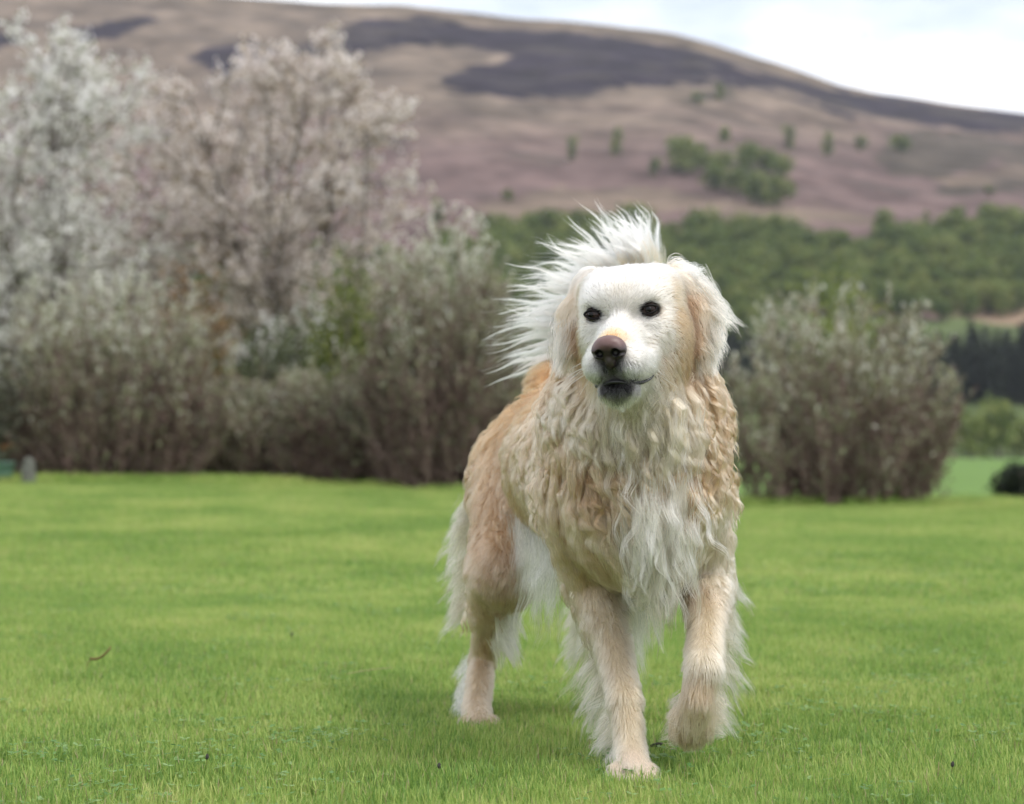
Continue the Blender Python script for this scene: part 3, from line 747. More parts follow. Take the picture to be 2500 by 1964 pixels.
bl = obj('leaf_blade', mesh_np('leaf_blade', V, F, m_dry, True), lf_); md = bl.modifiers.new('thickness', 'SOLIDIFY'); md.thickness = .0008
V, F, _, _ = tube_arrays([(-.021, 0, -.003), (-.028, .002, -.012), (-.03, .003, -.026)], [.001, .0008, .0006], 5); obj('leaf_stalk', mesh_np('leaf_stalk', V, F, m_dry, True), lf_)
m_straw = mat_plain('dry_straw', (.42, .38, .18), .7, .25, 60)
g0 = ground_at(905, 1695); Vp = [(-.048, 0, .040), (-.02, .004, .038), (.015, .004, .042), (.046, 0, .052)]
V, F, _, _ = tube_arrays(bend(Vp[0], Vp[3], np.random.default_rng(1), .05, 8), [.0006, .0009, .0010, .0010, .0010, .0009, .0008, .0004], 5)
o_ = obj('straw', mesh_np('straw', V, F, m_straw, True), None, (g0[0], g0[1], 0)); tag(o_, 'single dry straw lying across the lawn left of the dog', 'straw')
m_head = mat_plain('dark_seed_head', (.045, .042, .036), .8, .4, 300, .4)
m_stalk = mat_plain('green_stalk', (.16, .20, .05), .6, .25, 60)
def plantain(px, py, z, direction, ln, label, hl=.022):
    g = ground_at(px, py); d = norm(direction)
    e = empty('plantain_flower', (g[0], g[1], z)); tag(e, label, 'flower', 'plantain seed heads in the lawn')
    V, F, _, _ = tube_arrays([d * -ln, d * -ln * .5 + np.array([0, 0, .002]), (0, 0, 0)], [.0009, .0009, .0008], 6); obj('stalk', mesh_np('stalk', V, F, m_stalk, True), e)
    t = np.linspace(0, 1, 9); V, F, c0, c1 = tube_arrays(d * (t * hl)[:, None], (.0030 if hl > .01 else .0022) * np.sin((t * .9 + .06) * math.pi) ** .6 + .0004, 10)
    V = V + (vnoise(V, 900.) - .5)[:, None] * .0014
    obj('seed_head', mesh_np('seed_head', V, F, m_head, False), e)
plantain(1618, 1850, .022, (-1, -.1, -.18), .045, 'dark plantain seed head on a flat stalk between the dog\'s front paws', .020)
plantain(505, 1905, .030, (.1, 0, 1), .03, 'dark plantain seed head standing in the lawn near the bottom left', .008)
plantain(1073, 1925, .028, (-.1, 0, 1), .03, 'dark plantain seed head at the bottom, left of the planted paw', .008)
plantain(712, 1590, .036, (0, 0, 1), .035, 'dark plantain seed head in the lawn left of the dog\'s hind leg', .009)
plantain(2325, 1925, .03, (.1, 0, 1), .03, 'brown plantain seed head in the lawn at the bottom right', .008)
# ================================================================== the dog
def D(xd, yd, Y):                       # photograph at 2174 px width
    return P(xd * 1.15, yd * 1.15, Y)

def rot_xyz(rx, ry, rz):
    cx, sx, cy, sy, cz, sz = math.cos(rx), math.sin(rx), math.cos(ry), math.sin(ry), math.cos(rz), math.sin(rz)
    X = np.array([[1, 0, 0], [0, cx, -sx], [0, sx, cx]])
    Yr = np.array([[cy, 0, sy], [0, 1, 0], [-sy, 0, cy]])
    Z = np.array([[cz, -sz, 0], [sz, cz, 0], [0, 0, 1]])
    return Z @ Yr @ X

HEAD0 = P(1518, 763, 2.72)              # between the eyes
HR = rot_xyz(math.radians(4), math.radians(-4), math.radians(-16))
def H(x, f, u):                         # head space: x to the dog's left, f forward, u up
    return HEAD0 + HR @ np.array([x, -f, u])
def Hdir(x, f, u):
    return HR @ np.array([x, -f, u])
def to_head(p):
    q = (p - HEAD0) @ HR
    return np.stack([q[..., 0], -q[..., 1], q[..., 2]], -1)

class Field:
    def __init__(s, lo, hi, h):
        s.lo = np.array(lo, float); s.h = h
        s.n = np.ceil((np.array(hi) - s.lo) / h).astype(int) + 1
        s.F = np.full(s.n, 0.3, np.float32)
    def region(s, lo, hi):
        a = np.clip(np.floor((lo - s.lo) / s.h).astype(int), 0, s.n - 1)
        b = np.clip(np.ceil((hi - s.lo) / s.h).astype(int) + 1, 1, s.n)
        ax = [s.lo[k] + s.h * np.arange(a[k], b[k]) for k in range(3)]
        p = np.stack(np.meshgrid(*ax, indexing='ij'), -1)
        return tuple(slice(a[k], b[k]) for k in range(3)), p
    def smin(s, sl, d, k):
        a = s.F[sl]
        hh = np.clip(0.5 + 0.5 * (d - a) / k, 0, 1)
        s.F[sl] = d * (1 - hh) + a * hh - k * hh * (1 - hh)
    def ssub(s, sl, d, k):
        a = -s.F[sl]
        hh = np.clip(0.5 + 0.5 * (d - a) / k, 0, 1)
        s.F[sl] = -(d * (1 - hh) + a * hh - k * hh * (1 - hh))
    def cap(s, a, b, ra, rb, k=0.03, flat=None, sub=False):
        a, b = np.array(a, float), np.array(b, float)
        m = max(ra, rb) + k + 0.03
        sl, p = s.region(np.minimum(a, b) - m, np.maximum(a, b) + m)
        if flat is not None:
            n, fac = norm(flat[0]), flat[1]
            dd = (p - (a + b) / 2) @ n
            p = p + (dd * (1 / fac - 1))[..., None] * n
        ab = b - a
        t = np.clip(((p - a) @ ab) / max(ab @ ab, 1e-9), 0, 1)
        d = np.linalg.norm(p - (a + t[..., None] * ab), axis=-1) - (ra + (rb - ra) * t)
        if flat is not None: d = d * 0.6
        (s.ssub if sub else s.smin)(sl, d.astype(np.float32), k)
    def ell(s, c, R, k=0.03, rot=None, sub=False):
        c, R = np.array(c, float), np.array(R, float)
        m = R.max() + k + 0.03
        sl, p = s.region(c - m, c + m)
        q = p - c
        if rot is not None: q = q @ rot
        k0 = np.linalg.norm(q / R, axis=-1); k1 = np.linalg.norm(q / (R * R), axis=-1)
        d = k0 * (k0 - 1) / np.maximum(k1, 1e-6)
        (s.ssub if sub else s.smin)(sl, d.astype(np.float32), k)
    def sample(s, p):
        q = (p - s.lo) / s.h
        i = np.clip(np.floor(q).astype(int), 0, s.n - 2); f = np.clip(q - i, 0, 1)
        r = 0
        for dx in (0, 1):
            for dy in (0, 1):
                for dz in (0, 1):
                    w = (f[:, 0] if dx else 1 - f[:, 0]) * (f[:, 1] if dy else 1 - f[:, 1]) * (f[:, 2] if dz else 1 - f[:, 2])
                    r = r + w * s.F[i[:, 0] + dx, i[:, 1] + dy, i[:, 2] + dz]
        return r
    def grad(s, p):
        e = s.h
        g = np.stack([s.sample(p + e * np.eye(3)[k]) - s.sample(p - e * np.eye(3)[k]) for k in range(3)], -1)
        return norm(g)
    def surface(s):
        """naive surface nets"""
        F = s.F; neg = F < 0
        nx, ny, nz = F.shape
        c = lambda dx, dy, dz, A: A[dx:nx - 1 + dx, dy:ny - 1 + dy, dz:nz - 1 + dz]
        cnt = sum(c(dx, dy, dz, neg).astype(np.int8) for dx in (0, 1) for dy in (0, 1) for dz in (0, 1))
        act = (cnt > 0) & (cnt < 8)
        idx = np.full(act.shape, -1, np.int32); ijk = np.argwhere(act); idx[act] = np.arange(len(ijk))
        acc = np.zeros((len(ijk), 3)); num = np.zeros(len(ijk))
        corners = [(0, 0, 0), (1, 0, 0), (0, 1, 0), (1, 1, 0), (0, 0, 1), (1, 0, 1), (0, 1, 1), (1, 1, 1)]
        for a in corners:
            for ax in range(3):
                if a[ax]: continue
                b = list(a); b[ax] = 1
                va = F[ijk[:, 0] + a[0], ijk[:, 1] + a[1], ijk[:, 2] + a[2]]
                vb = F[ijk[:, 0] + b[0], ijk[:, 1] + b[1], ijk[:, 2] + b[2]]
                m = (va < 0) != (vb < 0)
                t = np.where(m, va / np.where(m, va - vb, 1), 0)
                pos = np.array(a, float)[None] + t[:, None] * (np.array(b) - np.array(a))[None]
                acc += pos * m[:, None]; num += m
        V = s.lo + s.h * (ijk + acc / num[:, None])
        quads = []
        for ax in range(3):
            u, v = (ax + 1) % 3, (ax + 2) % 3
            sl0 = [slice(1, -1)] * 3; sl1 = [slice(1, -1)] * 3
            sl0[ax] = slice(0, -1); sl1[ax] = slice(1, None)
            A, B = neg[tuple(sl0)], neg[tuple(sl1)]
            for flip, m in ((False, A & ~B), (True, ~A & B)):
                e = np.argwhere(m)
                if not len(e): continue
                off = np.array([1, 1, 1]); off[ax] = 0
                e = e + off
                q = []
                for du, dv in ((0, 0), (1, 0), (1, 1), (0, 1)):
                    w = e.copy(); w[:, u] -= du; w[:, v] -= dv
                    q.append(idx[w[:, 0], w[:, 1], w[:, 2]])
                q = np.stack(q, -1)
                quads.append(q[:, ::-1] if flip else q)
        Q = np.vstack(quads)
        return V, Q[(Q >= 0).all(1)]

G = Field((-0.16, 2.56, -0.012), (0.37, 3.64, 0.78), 0.005)
# --- trunk
G.cap((.186, 2.93, .435), (.105, 3.24, .45), .112, .112, .05)
G.ell((.190, 2.865, .415), (.098, .075, .115), .05)            # breast
G.ell((.188, 2.93, .36), (.088, .11, .085), .05)               # brisket between the forelegs
G.cap((.175, 3.02, .535), (.088, 3.40, .535), .050, .046, .05) # back line
G.cap((.108, 3.26, .465), (.072, 3.46, .495), .090, .078, .05)    # loin
G.ell((.064, 3.47, .480), (.078, .10, .092), .05)               # croup
G.cap((.165, 3.03, .325), (.09, 3.30, .40), .055, .050, .05)   # underline
# --- neck
NB = H(0, -.085, -.03)
G.cap(NB, (.188, 2.95, .50), .080, .116, .05)
G.ell((.186, 2.90, .525), (.118, .085, .075), .05)
G.cap(H(0, -.03, -.085), (.19, 2.87, .46), .048, .085, .05)    # throat to breast
# --- head
G.ell(H(0, -.062, .005), (.061, .076, .057), .02, HR)
for s_ in (-1, 1):
    G.ell(H(.030 * s_, -.058, .024), (.036, .056, .030), .03, HR)
G.ell(H(0, -.022, .018), (.044, .036, .032), .02, HR)
for s_ in (-1, 1):
    G.ell(H(.033 * s_, -.010, .0195), (.022, .017, .0105), .011, HR)
    G.ell(H(.039 * s_, -.034, -.026), (.028, .044, .029), .02, HR)
    G.ell(H(.037 * s_, -.072, -.045), (.028, .046, .042), .03, HR)
G.cap(H(0, .004, -.024), H(0, .082, -.047), .0200, .0180, .014)
G.ell(H(0, .004, -.044), (.044, .048, .036), .02, HR)
G.ell(H(0, .046, -.059), (.037, .050, .028), .014, HR)
for s_ in (-1, 1):
    G.ell(H(.0205 * s_, .060, -.072), (.0225, .040, .0255), .010, HR)
    G.ell(H(.030 * s_, .030, -.068), (.018, .042, .024), .014, HR)
G.cap(H(0, -.045, -.085), H(0, .056, -.103), .030, .0175, .012)
G.cap(H(0, .012, -.100), H(0, .062, -.107), .024, .017, .010)
G.ell(H(0, .060, -.1085), (.0275, .026, .0125), .010, HR)
# sockets, hollows and mouth slit
for s_ in (-1, 1):
    G.ell(H(.0265 * s_, .019, -.006), (.010, .012, .012), .010, HR, sub=True)
    G.ell(H(.050 * s_, .020, -.026), (.016, .012, .012), .012, HR, sub=True)
    G.ell(H(.046 * s_, .036, -.048), (.010, .022, .010), .012, HR, sub=True)
for s_ in (-1, 1):
    G.ell(H(.0430 * s_, .008, -.001), (.0135, .016, .0100), .007, HR, sub=True)
MOUTH = [(-.0500, .008, -.0865), (-.0470, .030, -.0935), (-.0385, .062, -.0985), (-.0200, .088, -.0975), (-.0060, .096, -.0930), (.0060, .096, -.0930),
         (.0200, .088, -.0975), (.0385, .062, -.0985), (.0470, .030, -.0935), (.0500, .008, -.0865)]
MOUTH_W = [H(*m) for m in MOUTH]
for a, b in zip(MOUTH_W[:-1], MOUTH_W[1:]):
    G.cap(a, b, .0046, .0046, .004, sub=True)
# --- ears (flaps hanging from the sides of the skull)
EL = [P(1441, 700, 2.832), P(1406, 775, 2.830), P(1380, 858, 2.815)]
G.cap(H(-.042, -.066, .034), EL[0], .022, .018, .02)
ER = [P(1652, 694, 2.838), P(1712, 772, 2.826), P(1722, 852, 2.814)]
G.cap(H(.042, -.066, .034), ER[0], .022, .018, .02)
nL, nR = norm([-.72, -.68, .12]), norm([.62, -.76, .15])
G.cap(EL[0], EL[1], .026, .031, .024, (nL, .26)); G.cap(EL[1], EL[2], .031, .016, .010, (nL, .26))
G.cap(ER[0], ER[1], .026, .033, .024, (nR, .26)); G.cap(ER[1], ER[2], .033, .018, .010, (nR, .26))
# --- planted foreleg (dog's right, viewer's left)
def chain(pts, rad, k):
    for i_, (a, b, ra, rb) in enumerate(zip(pts[:-1], pts[1:], rad[:-1], rad[1:])):
        G.cap(a, b, ra, rb, k if i_ == 0 else .007)
A_SH, A_EL = np.array([.110, 2.93, .40]), D(1262, 1235, 2.985)
A_KN, A_AN = D(1327, 1490, 2.835), D(1338, 1592, 2.793)
A_TO = np.array([.1735, 2.738, .019])
chain([A_SH, A_EL, D(1300, 1370, 2.92), A_KN, A_AN], [.062, .042, .0245, .0215, .0200], .022)
G.cap(A_AN, A_TO, .0200, .0225, .008)
PAWS = []
def paw(toe, fwd, side, up, size=1.0):
    """four toes, a pad"""
    PAWS.append((np.array(toe), norm(fwd), norm(side), norm(up), size))
    for j, (sx, fx) in enumerate(((-1.45, -.35), (-.52, .45), (.52, .45), (1.45, -.35))):
        c = np.array(toe) + size * (norm(side) * sx * .0165 + norm(fwd) * (.012 + fx * .014) - norm(up) * .008)
        G.cap(c - norm(fwd) * .022 * size + norm(up) * .006 * size, c + norm(fwd) * .008 * size, .0145 * size, .0130 * size, .0025)
    G.ell(np.array(toe) - norm(fwd) * .02 * size - norm(up) * .008 * size, np.array((.026, .026, .018)) * size, .012)
paw(A_TO, (.10, -1, -.12), (1, .10, 0), (0, 0, 1), .93)
# --- lifted foreleg (dog's left, viewer's right)
B_SH, B_EL = np.array([.265, 2.93, .40]), D(1498, 1225, 2.985)
B_KN, B_AN, B_TO = D(1493, 1420, 2.765), D(1480, 1488, 2.755), D(1470, 1538, 2.765)
chain([B_SH, B_EL, D(1499, 1330, 2.86), B_KN, B_AN, B_TO], [.060, .040, .0225, .0235, .0205, .0190], .022)
paw(B_TO, (-.06, -.10, -1), (1, .05, 0), (0, -1, .12), 0.80)
# --- hind leg, dog's right (viewer's left)
C_HIP, C_KN, C_HK = np.array([.016, 3.46, .44]), D(1066, 1215, 3.30), D(1024, 1400, 3.455)
C_AN, C_TO = D(1012, 1500, 3.345), np.array([-.0565, 3.262, .016])
chain([C_HIP, C_KN], [.084, .048], .04)
chain([C_KN, D(1046, 1310, 3.385), C_HK], [.050, .028, .0195], .03)
chain([C_HK, C_AN, C_TO], [.0195, .0200, .0210], .010)
paw(C_TO, (-.05, -1, -.12), (1, -.05, 0), (0, 0, 1), 0.88)
# --- hind leg, dog's left: it stands behind the planted foreleg
E_HIP, E_KN, E_HK = np.array([.112, 3.46, .44]), P(1490, 1395, 3.30), P(1482, 1610, 3.48)
E_AN, E_TO = P(1500, 1715, 3.40), np.array([.183, 3.335, .030])
chain([E_HIP, E_KN], [.082, .048], .04)
chain([E_KN, (E_KN + E_HK) / 2 + np.array([0, .01, 0]), E_HK], [.050, .028, .0195], .03)
chain([E_HK, E_AN, E_TO], [.0195, .0200, .0210], .010)
paw(E_TO, (.0, -1, -.12), (1, 0, 0), (0, 0, 1), 0.95)
# --- root of the raised tail
TAIL = [np.array([.058, 3.545, .545]), np.array([.066, 3.585, .605]), P(1405, 850, 3.60), P(1440, 760, 3.60), P(1510, 690, 3.59), P(1568, 655, 3.58), P(1598, 610, 3.57), P(1597, 565, 3.565)]
G.cap(TAIL[0], TAIL[1], .035, .026, .03); G.cap(TAIL[1], TAIL[2], .026, .022, .02)
G.cap(TAIL[2], TAIL[3], .022, .019, .02); G.cap(TAIL[3], TAIL[4], .019, .015, .02)
G.cap(TAIL[4], TAIL[5] - np.array([0, 0, .018]), .015, .012, .02)

BV, BQ = G.surface()

# --- the coat: control points, each with flow, length, lift, wave, clumping and colour
WH, CR, TN, GD, DT = (.79, .755, .70), (.73, .61, .47), (.585, .43, .29), (.56, .36, .19), (.41, .285, .18)
LT, DK, OR = (.655, .50, .355), (.022, .021, .023), (.62, .36, .16)
CTRL = []
LGL_ = (.735, .63, .505)
def ctl(p, flow, ln, lift=.3, wave=0.0, clump=.5, col=CR, dens=1.0):
    CTRL.append((np.asarray(p, float), norm(flow), ln, lift, wave, clump, col, dens))
def hc(x, f, u, flow, ln, lift=.25, wave=0, clump=.25, col=WH, dens=1.0, both=True):
    ctl(H(x, f, u), Hdir(*flow), ln, lift, wave, clump, col, dens)
    if both and x: ctl(H(-x, f, u), Hdir(-flow[0], flow[1], flow[2]), ln, lift, wave, clump, col, dens)
# face
hc(0, .085, -.030, (0, -1, .3), .0055, .25, col=OR)
hc(.010, .072, -.026, (.2, -1, .3), .006, .25, col=(.74, .52, .30))
hc(0, .050, -.016, (0, -1, .4), .007, .25)
hc(.014, .055, -.022, (.4, -1, .3), .007)
hc(0, .01, .008, (0, -1, .6), .009)
hc(0, -.005, .026, (0, -.6, 1), .010, col=(.82, .76, .67))
hc(0, -.02, .048, (0, -1, .5), .014)
hc(.03, -.01, .040, (.3, -1, .7), .012)
hc(0, -.07, .062, (0, -1, 0), .018)
hc(.04, -.06, .052, (.4, -1, 0), .018)
hc(.033, .006, .022, (.5, -.5, .7), .008)
hc(.030, .010, -.018, (.5, -1, -.3), .0065)
hc(.044, .008, -.022, (.4, -1, -.5), .007)
hc(.056, -.015, -.005, (.3, -1, -.2), .011, col=(.78, .70, .60))
hc(.056, -.020, .020, (.3, -1, .2), .011, col=(.80, .73, .64))
hc(.050, -.01, -.04, (.3, -1, -.6), .013, col=(.78, .70, .60))
hc(.060, -.05, .02, (.3, -1, -.2), .015, col=(.72, .59, .45))
hc(.062, -.05, -.02, (.1, -1, -.5), .02, .25, .001, .4, (.62, .46, .31))
hc(.060, -.07, -.06, (.1, -.7, -.9), .024, .25, .002, .5, TN)
hc(.050, -.03, -.085, (.1, -.7, -.8), .022, .25, .002, .5, TN)
hc(.035, .05, -.055, (.4, -1, -.5), .0075)
hc(.030, .085, -.060, (.6, -.8, -.5), .006)
hc(.040, .04, -.080, (.3, -1, -.7), .009)
hc(.022, .094, -.083, (.4, -.3, -1), .007, col=(.70, .69, .68))
hc(.006, .098, -.078, (.1, 0, -1), .005, col=(.07, .068, .072))
hc(.011, .098, -.086, (.2, 0, -1), .006, col=(.14, .138, .14))
hc(.036, .064, -.092, (.3, -.8, -.8), .008)
hc(0, .080, -.104, (0, 0, -1), .005, col=DK)
hc(.014, .076, -.106, (.2, 0, -1), .005, col=DK)
hc(.024, .060, -.107, (.3, -.3, -1), .008, col=(.13, .128, .13))
hc(0, .074, -.117, (0, 0, -1), .012, .4, col=(.10, .098, .10))
hc(.018, .064, -.118, (.2, 0, -1), .014, .4, col=(.45, .44, .42))
hc(0, .062, -.122, (0, -.1, -1), .018, .5, col=(.62, .60, .55))
hc(.022, .04, -.122, (.2, -.3, -1), .014, .35, col=(.80, .76, .70))
hc(.040, .02, -.105, (.2, -.6, -1), .014, .3, col=(.80, .74, .66))
hc(0, .01, -.130, (0, -.3, -1), .028, .4, .003, .5, (.66, .60, .42))
# ears
for E_, n_, sgn in ((EL, nL, -1), (ER, nR, 1)):
    ctl(E_[0] + n_ * .008, (sgn * .3, 0, -1), .022, .25, .002, .4, (.74, .60, .46))
    ctl(E_[1] + n_ * .01, (sgn * .25, 0, -1), .032, .2, .003, .55, (.79, .67, .54))
    ctl(E_[2] + n_ * .008, (sgn * .35 if sgn > 0 else -.2, 0, -1), .035, .25, .004, .6, (.78, .66, .53))
    ctl(E_[1] - n_ * .01, (sgn * .1, 0, -1), .012, .2, 0, .4, LT)
ctl(EL[0] + np.array([-.004, 0, .022]), (-.4, 0, -1), .020, .2, .001, .4, (.85, .79, .71))
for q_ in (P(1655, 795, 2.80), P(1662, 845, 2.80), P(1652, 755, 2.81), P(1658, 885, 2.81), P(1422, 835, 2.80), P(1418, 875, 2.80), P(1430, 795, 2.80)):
    ctl(q_, (0, .3, -1), .016, .18, 0, .4, (.36, .25, .16))  # shade of the gap between cheek and ear, painted into the hair colour
ctl(ER[1] + np.array([.03, 0, .0]), (.6, -.1, -.8), .036, .22, .003, .6, (.82, .71, .58))
ctl(ER[0] + np.array([.02, 0, .02]), (.9, 0, -.3), .034, .25, .003, .6, (.86, .79, .70))
# neck and ruff
ctl(D(1490, 830, 2.86), (.25, 0, -1), .050, .35, .006, .7, TN)
ctl(D(1520, 900, 2.88), (.2, 0, -1), .048, .4, .008, .75, TN)
ctl(D(1525, 980, 2.89), (-.1, 0, -1), .050, .35, .009, .75, TN)
ctl(D(1440, 860, 2.80), (.1, -.1, -1), .065, .3, .007, .75, CR)
ctl(D(1330, 880, 2.78), (-.15, -.2, -1), .065, .35, .006, .75, (.76, .66, .52))
ctl(D(1400, 890, 2.78), (.05, -.2, -1), .070, .35, .007, .75, (.74, .65, .48))
ctl(D(1230, 840, 2.86), (-.4, 0, -1), .045, .35, .006, .7, CR)
ctl(D(1190, 880, 2.92), (-.5, 0, -1), .046, .4, .008, .75, LT)
ctl(D(1180, 960, 2.92), (-.3, 0, -1), .046, .4, .008, .75, LT)
ctl(D(1260, 960, 2.82), (-.1, 0, -1), .048, .35, .008, .75, TN)
ctl(D(1300, 1000, 2.79), (.35, 0, -1), .060, .3, .008, .75, TN)
ctl(D(1390, 985, 2.77), (.0, -.1, -1), .075, .3, .008, .8, LT)
ctl(D(1470, 1000, 2.80), (-.25, 0, -1), .060, .3, .009, .75, TN)
for (x_, y_, Y_, fx, c_) in ((1480, 790, 2.86, .2, LT), (1455, 830, 2.83, .15, LT), (1500, 860, 2.88, .2, TN), (1250, 830, 2.84, -.3, CR), (1275, 880, 2.80, -.2, CR), (1215, 800, 2.90, -.4, TN), (1240, 900, 2.84, -.2, LT), (1480, 940, 2.83, .05, TN), (1220, 930, 2.88, -.2, TN)):
    ctl(D(x_, y_, Y_), (fx, 0, -1), .05, .38, .007, .8, c_)
# bib
ctl(D(1360, 1050, 2.78), (.1, 0, -1), .095, .25, .007, .85, (.72, .60, .47))
ctl(D(1420, 1050, 2.78), (.0, 0, -1), .100, .25, .007, .85, (.74, .63, .50))
ctl(D(1400, 1120, 2.79), (.05, 0, -1), .100, .3, .006, .85, (.79, .70, .58))
ctl(D(1480, 1080, 2.81), (-.1, 0, -1), .055, .25, .005, .6, CR)
ctl(D(1400, 1190, 2.83), (0, 0, -1), .08, .3, .005, .85, (.84, .78, .69))
# shoulders
ctl(D(1200, 1050, 2.90), (-.05, 0, -1), .036, .25, .004, .5, LT)
ctl(D(1250, 1100, 2.87), (.15, 0, -1), .034, .22, .003, .45, LT)
ctl(D(1300, 1130, 2.86), (.2, 0, -1), .036, .22, .003, .45, TN)
ctl(D(1230, 1180, 2.93), (.05, .1, -1), .032, .22, .003, .5, (.62, .475, .33))
ctl(D(1300, 1220, 2.90), (.1, 0, -1), .030, .22, .0025, .5, (.635, .50, .36))
ctl(D(1250, 1260, 2.97), (.1, .1, -1), .028, .22, .002, .5, (.65, .525, .39))
ctl(D(1530, 1060, 2.88), (.1, 0, -1), .034, .25, .004, .5, CR)
ctl(D(1530, 1150, 2.92), (.1, 0, -1), .032, .25, .003, .5, CR)
ctl(D(1500, 1180, 2.92), (.05, 0, -1), .032, .25, .003, .5, LGL_)
ctl((.32, 3.0, .45), (.1, .6, -.8), .035, .25, .004, .5, TN)
ctl((.27, 3.2, .45), (.0, .8, -.6), .032, .25, .004, .5, LT)
# back and flanks
ctl((.17, 3.0, .60), (-.2, 1, 0), .034, .3, .004, .55, GD)
ctl((.11, 3.25, .585), (-.25, 1, -.15), .034, .3, .003, .5, GD)
ctl((.045, 3.26, .56), (-.5, .8, -.5), .032, .28, .003, .5, GD)
ctl((.00, 3.24, .48), (-.3, .6, -.8), .032, .25, .003, .5, LT)
ctl((.01, 3.22, .41), (-.1, .5, -.9), .034, .25, .003, .5, TN)
ctl((.05, 3.15, .34), (.0, .3, -1), .034, .25, .003, .5, TN)
ctl((.07, 3.08, .50), (-.5, .6, -.7), .038, .35, .006, .65, LT)
ctl((.05, 3.46, .60), (-.1, .8, -.1), .032, .26, .003, .55, GD)
ctl((-.02, 3.46, .575), (-.6, .4, -.6), .032, .26, .003, .55, GD)
ctl((-.065, 3.46, .52), (-.5, .2, -1), .034, .28, .003, .6, (.62, .43, .26))
ctl((-.09, 3.47, .44), (-.3, .1, -1), .042, .4, .005, .65, TN)
ctl((.19, 3.25, .54), (.5, .8, -.5), .032, .28, .003, .5, GD)
ctl((.16, 3.45, .52), (.5, .3, -.8), .038, .35, .004, .55, GD)
ctl((.10, 3.56, .42), (0, .5, -1), .06, .3, .004, .6, CR)
# belly
ctl((.13, 3.05, .265), (0, .1, -1), .055, .4, .003, .6, (.84, .79, .72))
ctl((.09, 3.25, .35), (-.1, .1, -1), .060, .4, .003, .6, (.86, .82, .77))
# hind legs
for dx, sg in ((0, -1), (.145, 1)):
    ctl((-.050 + dx * 1.35, 3.40, .44), (-.1 * -sg * -1, .1, -1), .030, .3, .004, .55, TN)
    ctl(np.array(D(1020, 1150, 3.40)) + [dx, 0, 0], (.05, .1, -1), .028, .3, .003, .5, DT)
    ctl(np.array(D(1085, 1130, 3.33)) + [dx, 0, 0], (.1, .1, -1), .026, .3, .003, .5, TN)
    ctl(np.array(D(1060, 1230, 3.29)) + [dx, 0, 0], (-.05, .2, -1), .027, .28, .003, .5, (.62, .48, .355))
    ctl(np.array(D(1000, 1230, 3.40)) + [dx, 0, 0], (-.3, .3, -1), .05, .3, .005, .6, LT)
    ctl(np.array(D(1040, 1340, 3.38)) + [dx, 0, 0], (-.1, .2, -1), .021, .24, .001, .45, (.585, .465, .33))
    ctl(np.array(D(1015, 1440, 3.42)) + [dx, 0, 0], (-.05, .1, -1), .018, .22, 0, .4, (.60, .495, .37))
    ctl(np.array(D(1015, 1510, 3.36)) + [dx, 0, 0], (0, 0, -1), .016, .22, 0, .4, (.615, .51, .385))
    ctl(np.array(C_TO) + [dx * 1.15, -.02, 0], (0, -.8, -.6), .014, .2, 0, .3, (.68, .575, .45))
# forelegs
LG, LGL, LGD = (.655, .565, .435), (.725, .645, .525), (.57, .47, .345)
ctl(D(1275, 1300, 2.93), (.25, .1, -1), .026, .25, .002, .5, LG)
ctl(D(1340, 1300, 2.93), (.1, .2, -1), .028, .25, .002, .5, LGL)
ctl(D(1300, 1400, 2.89), (.15, .1, -1), .021, .22, .001, .45, LG)
ctl(D(1345, 1420, 2.90), (.1, .2, -1), .022, .24, .001, .45, LGL)
ctl(D(1330, 1500, 2.82), (.1, .1, -1), .019, .22, 0, .45, LG)
ctl(D(1335, 1600, 2.79), (.05, -.3, -1), .017, .22, 0, .4, LGL)
ctl(A_TO + np.array([0, -.02, .015]), (.05, -.9, -.5), .009, .16, 0, .35, (.80, .70, .60))
ctl(D(1505, 1220, 2.93), (.05, .1, -1), .028, .25, .002, .45, LGL)
ctl(D(1470, 1260, 2.93), (0, .2, -1), .020, .22, 0, .4, DT)
ctl(D(1505, 1330, 2.83), (.02, .1, -1), .020, .22, 0, .4, LG)
ctl(D(1475, 1340, 2.85), (.02, .2, -1), .018, .22, 0, .4, LGD)
ctl(D(1500, 1400, 2.75), (.0, -.1, -1), .019, .22, 0, .4, LGL)
ctl(D(1485, 1470, 2.73), (-.05, 0, -1), .021, .24, 0, .45, LGD)
ctl(D(1475, 1540, 2.74), (-.05, .1, -1), .020, .24, 0, .45, LG)
ctl(D(1465, 1580, 2.77), (-.05, .4, -1), .016, .25, 0, .4, LGD)
CP = np.array([c[0] for c in CTRL]); CFl = np.array([c[1] for c in CTRL])
CS = np.array([[c[2], c[3], c[4], c[5], c[7]] for c in CTRL]); CC = np.array([c[6] for c in CTRL])
# controls sit on the skin
for _ in range(6):
    dd_ = G.sample(CP); ok_ = np.abs(dd_) < .12
    CP = np.where(ok_[:, None], CP - G.grad(CP) * np.clip(dd_, -.02, .02)[:, None], CP)

def coat_at(pts):
    flow = np.empty((len(pts), 3)); sc = np.empty((len(pts), 5)); col = np.empty((len(pts), 3))
    for i in range(0, len(pts), 20000):
        q = pts[i:i + 20000]
        d2 = ((q[:, None, :] - CP[None]) ** 2).sum(-1) + 2e-5
        w = d2 ** -2.0
        w /= w.sum(1, keepdims=True)
        flow[i:i + 20000] = w @ CFl; sc[i:i + 20000] = w @ CS; col[i:i + 20000] = w @ CC
    return norm(flow), sc, col

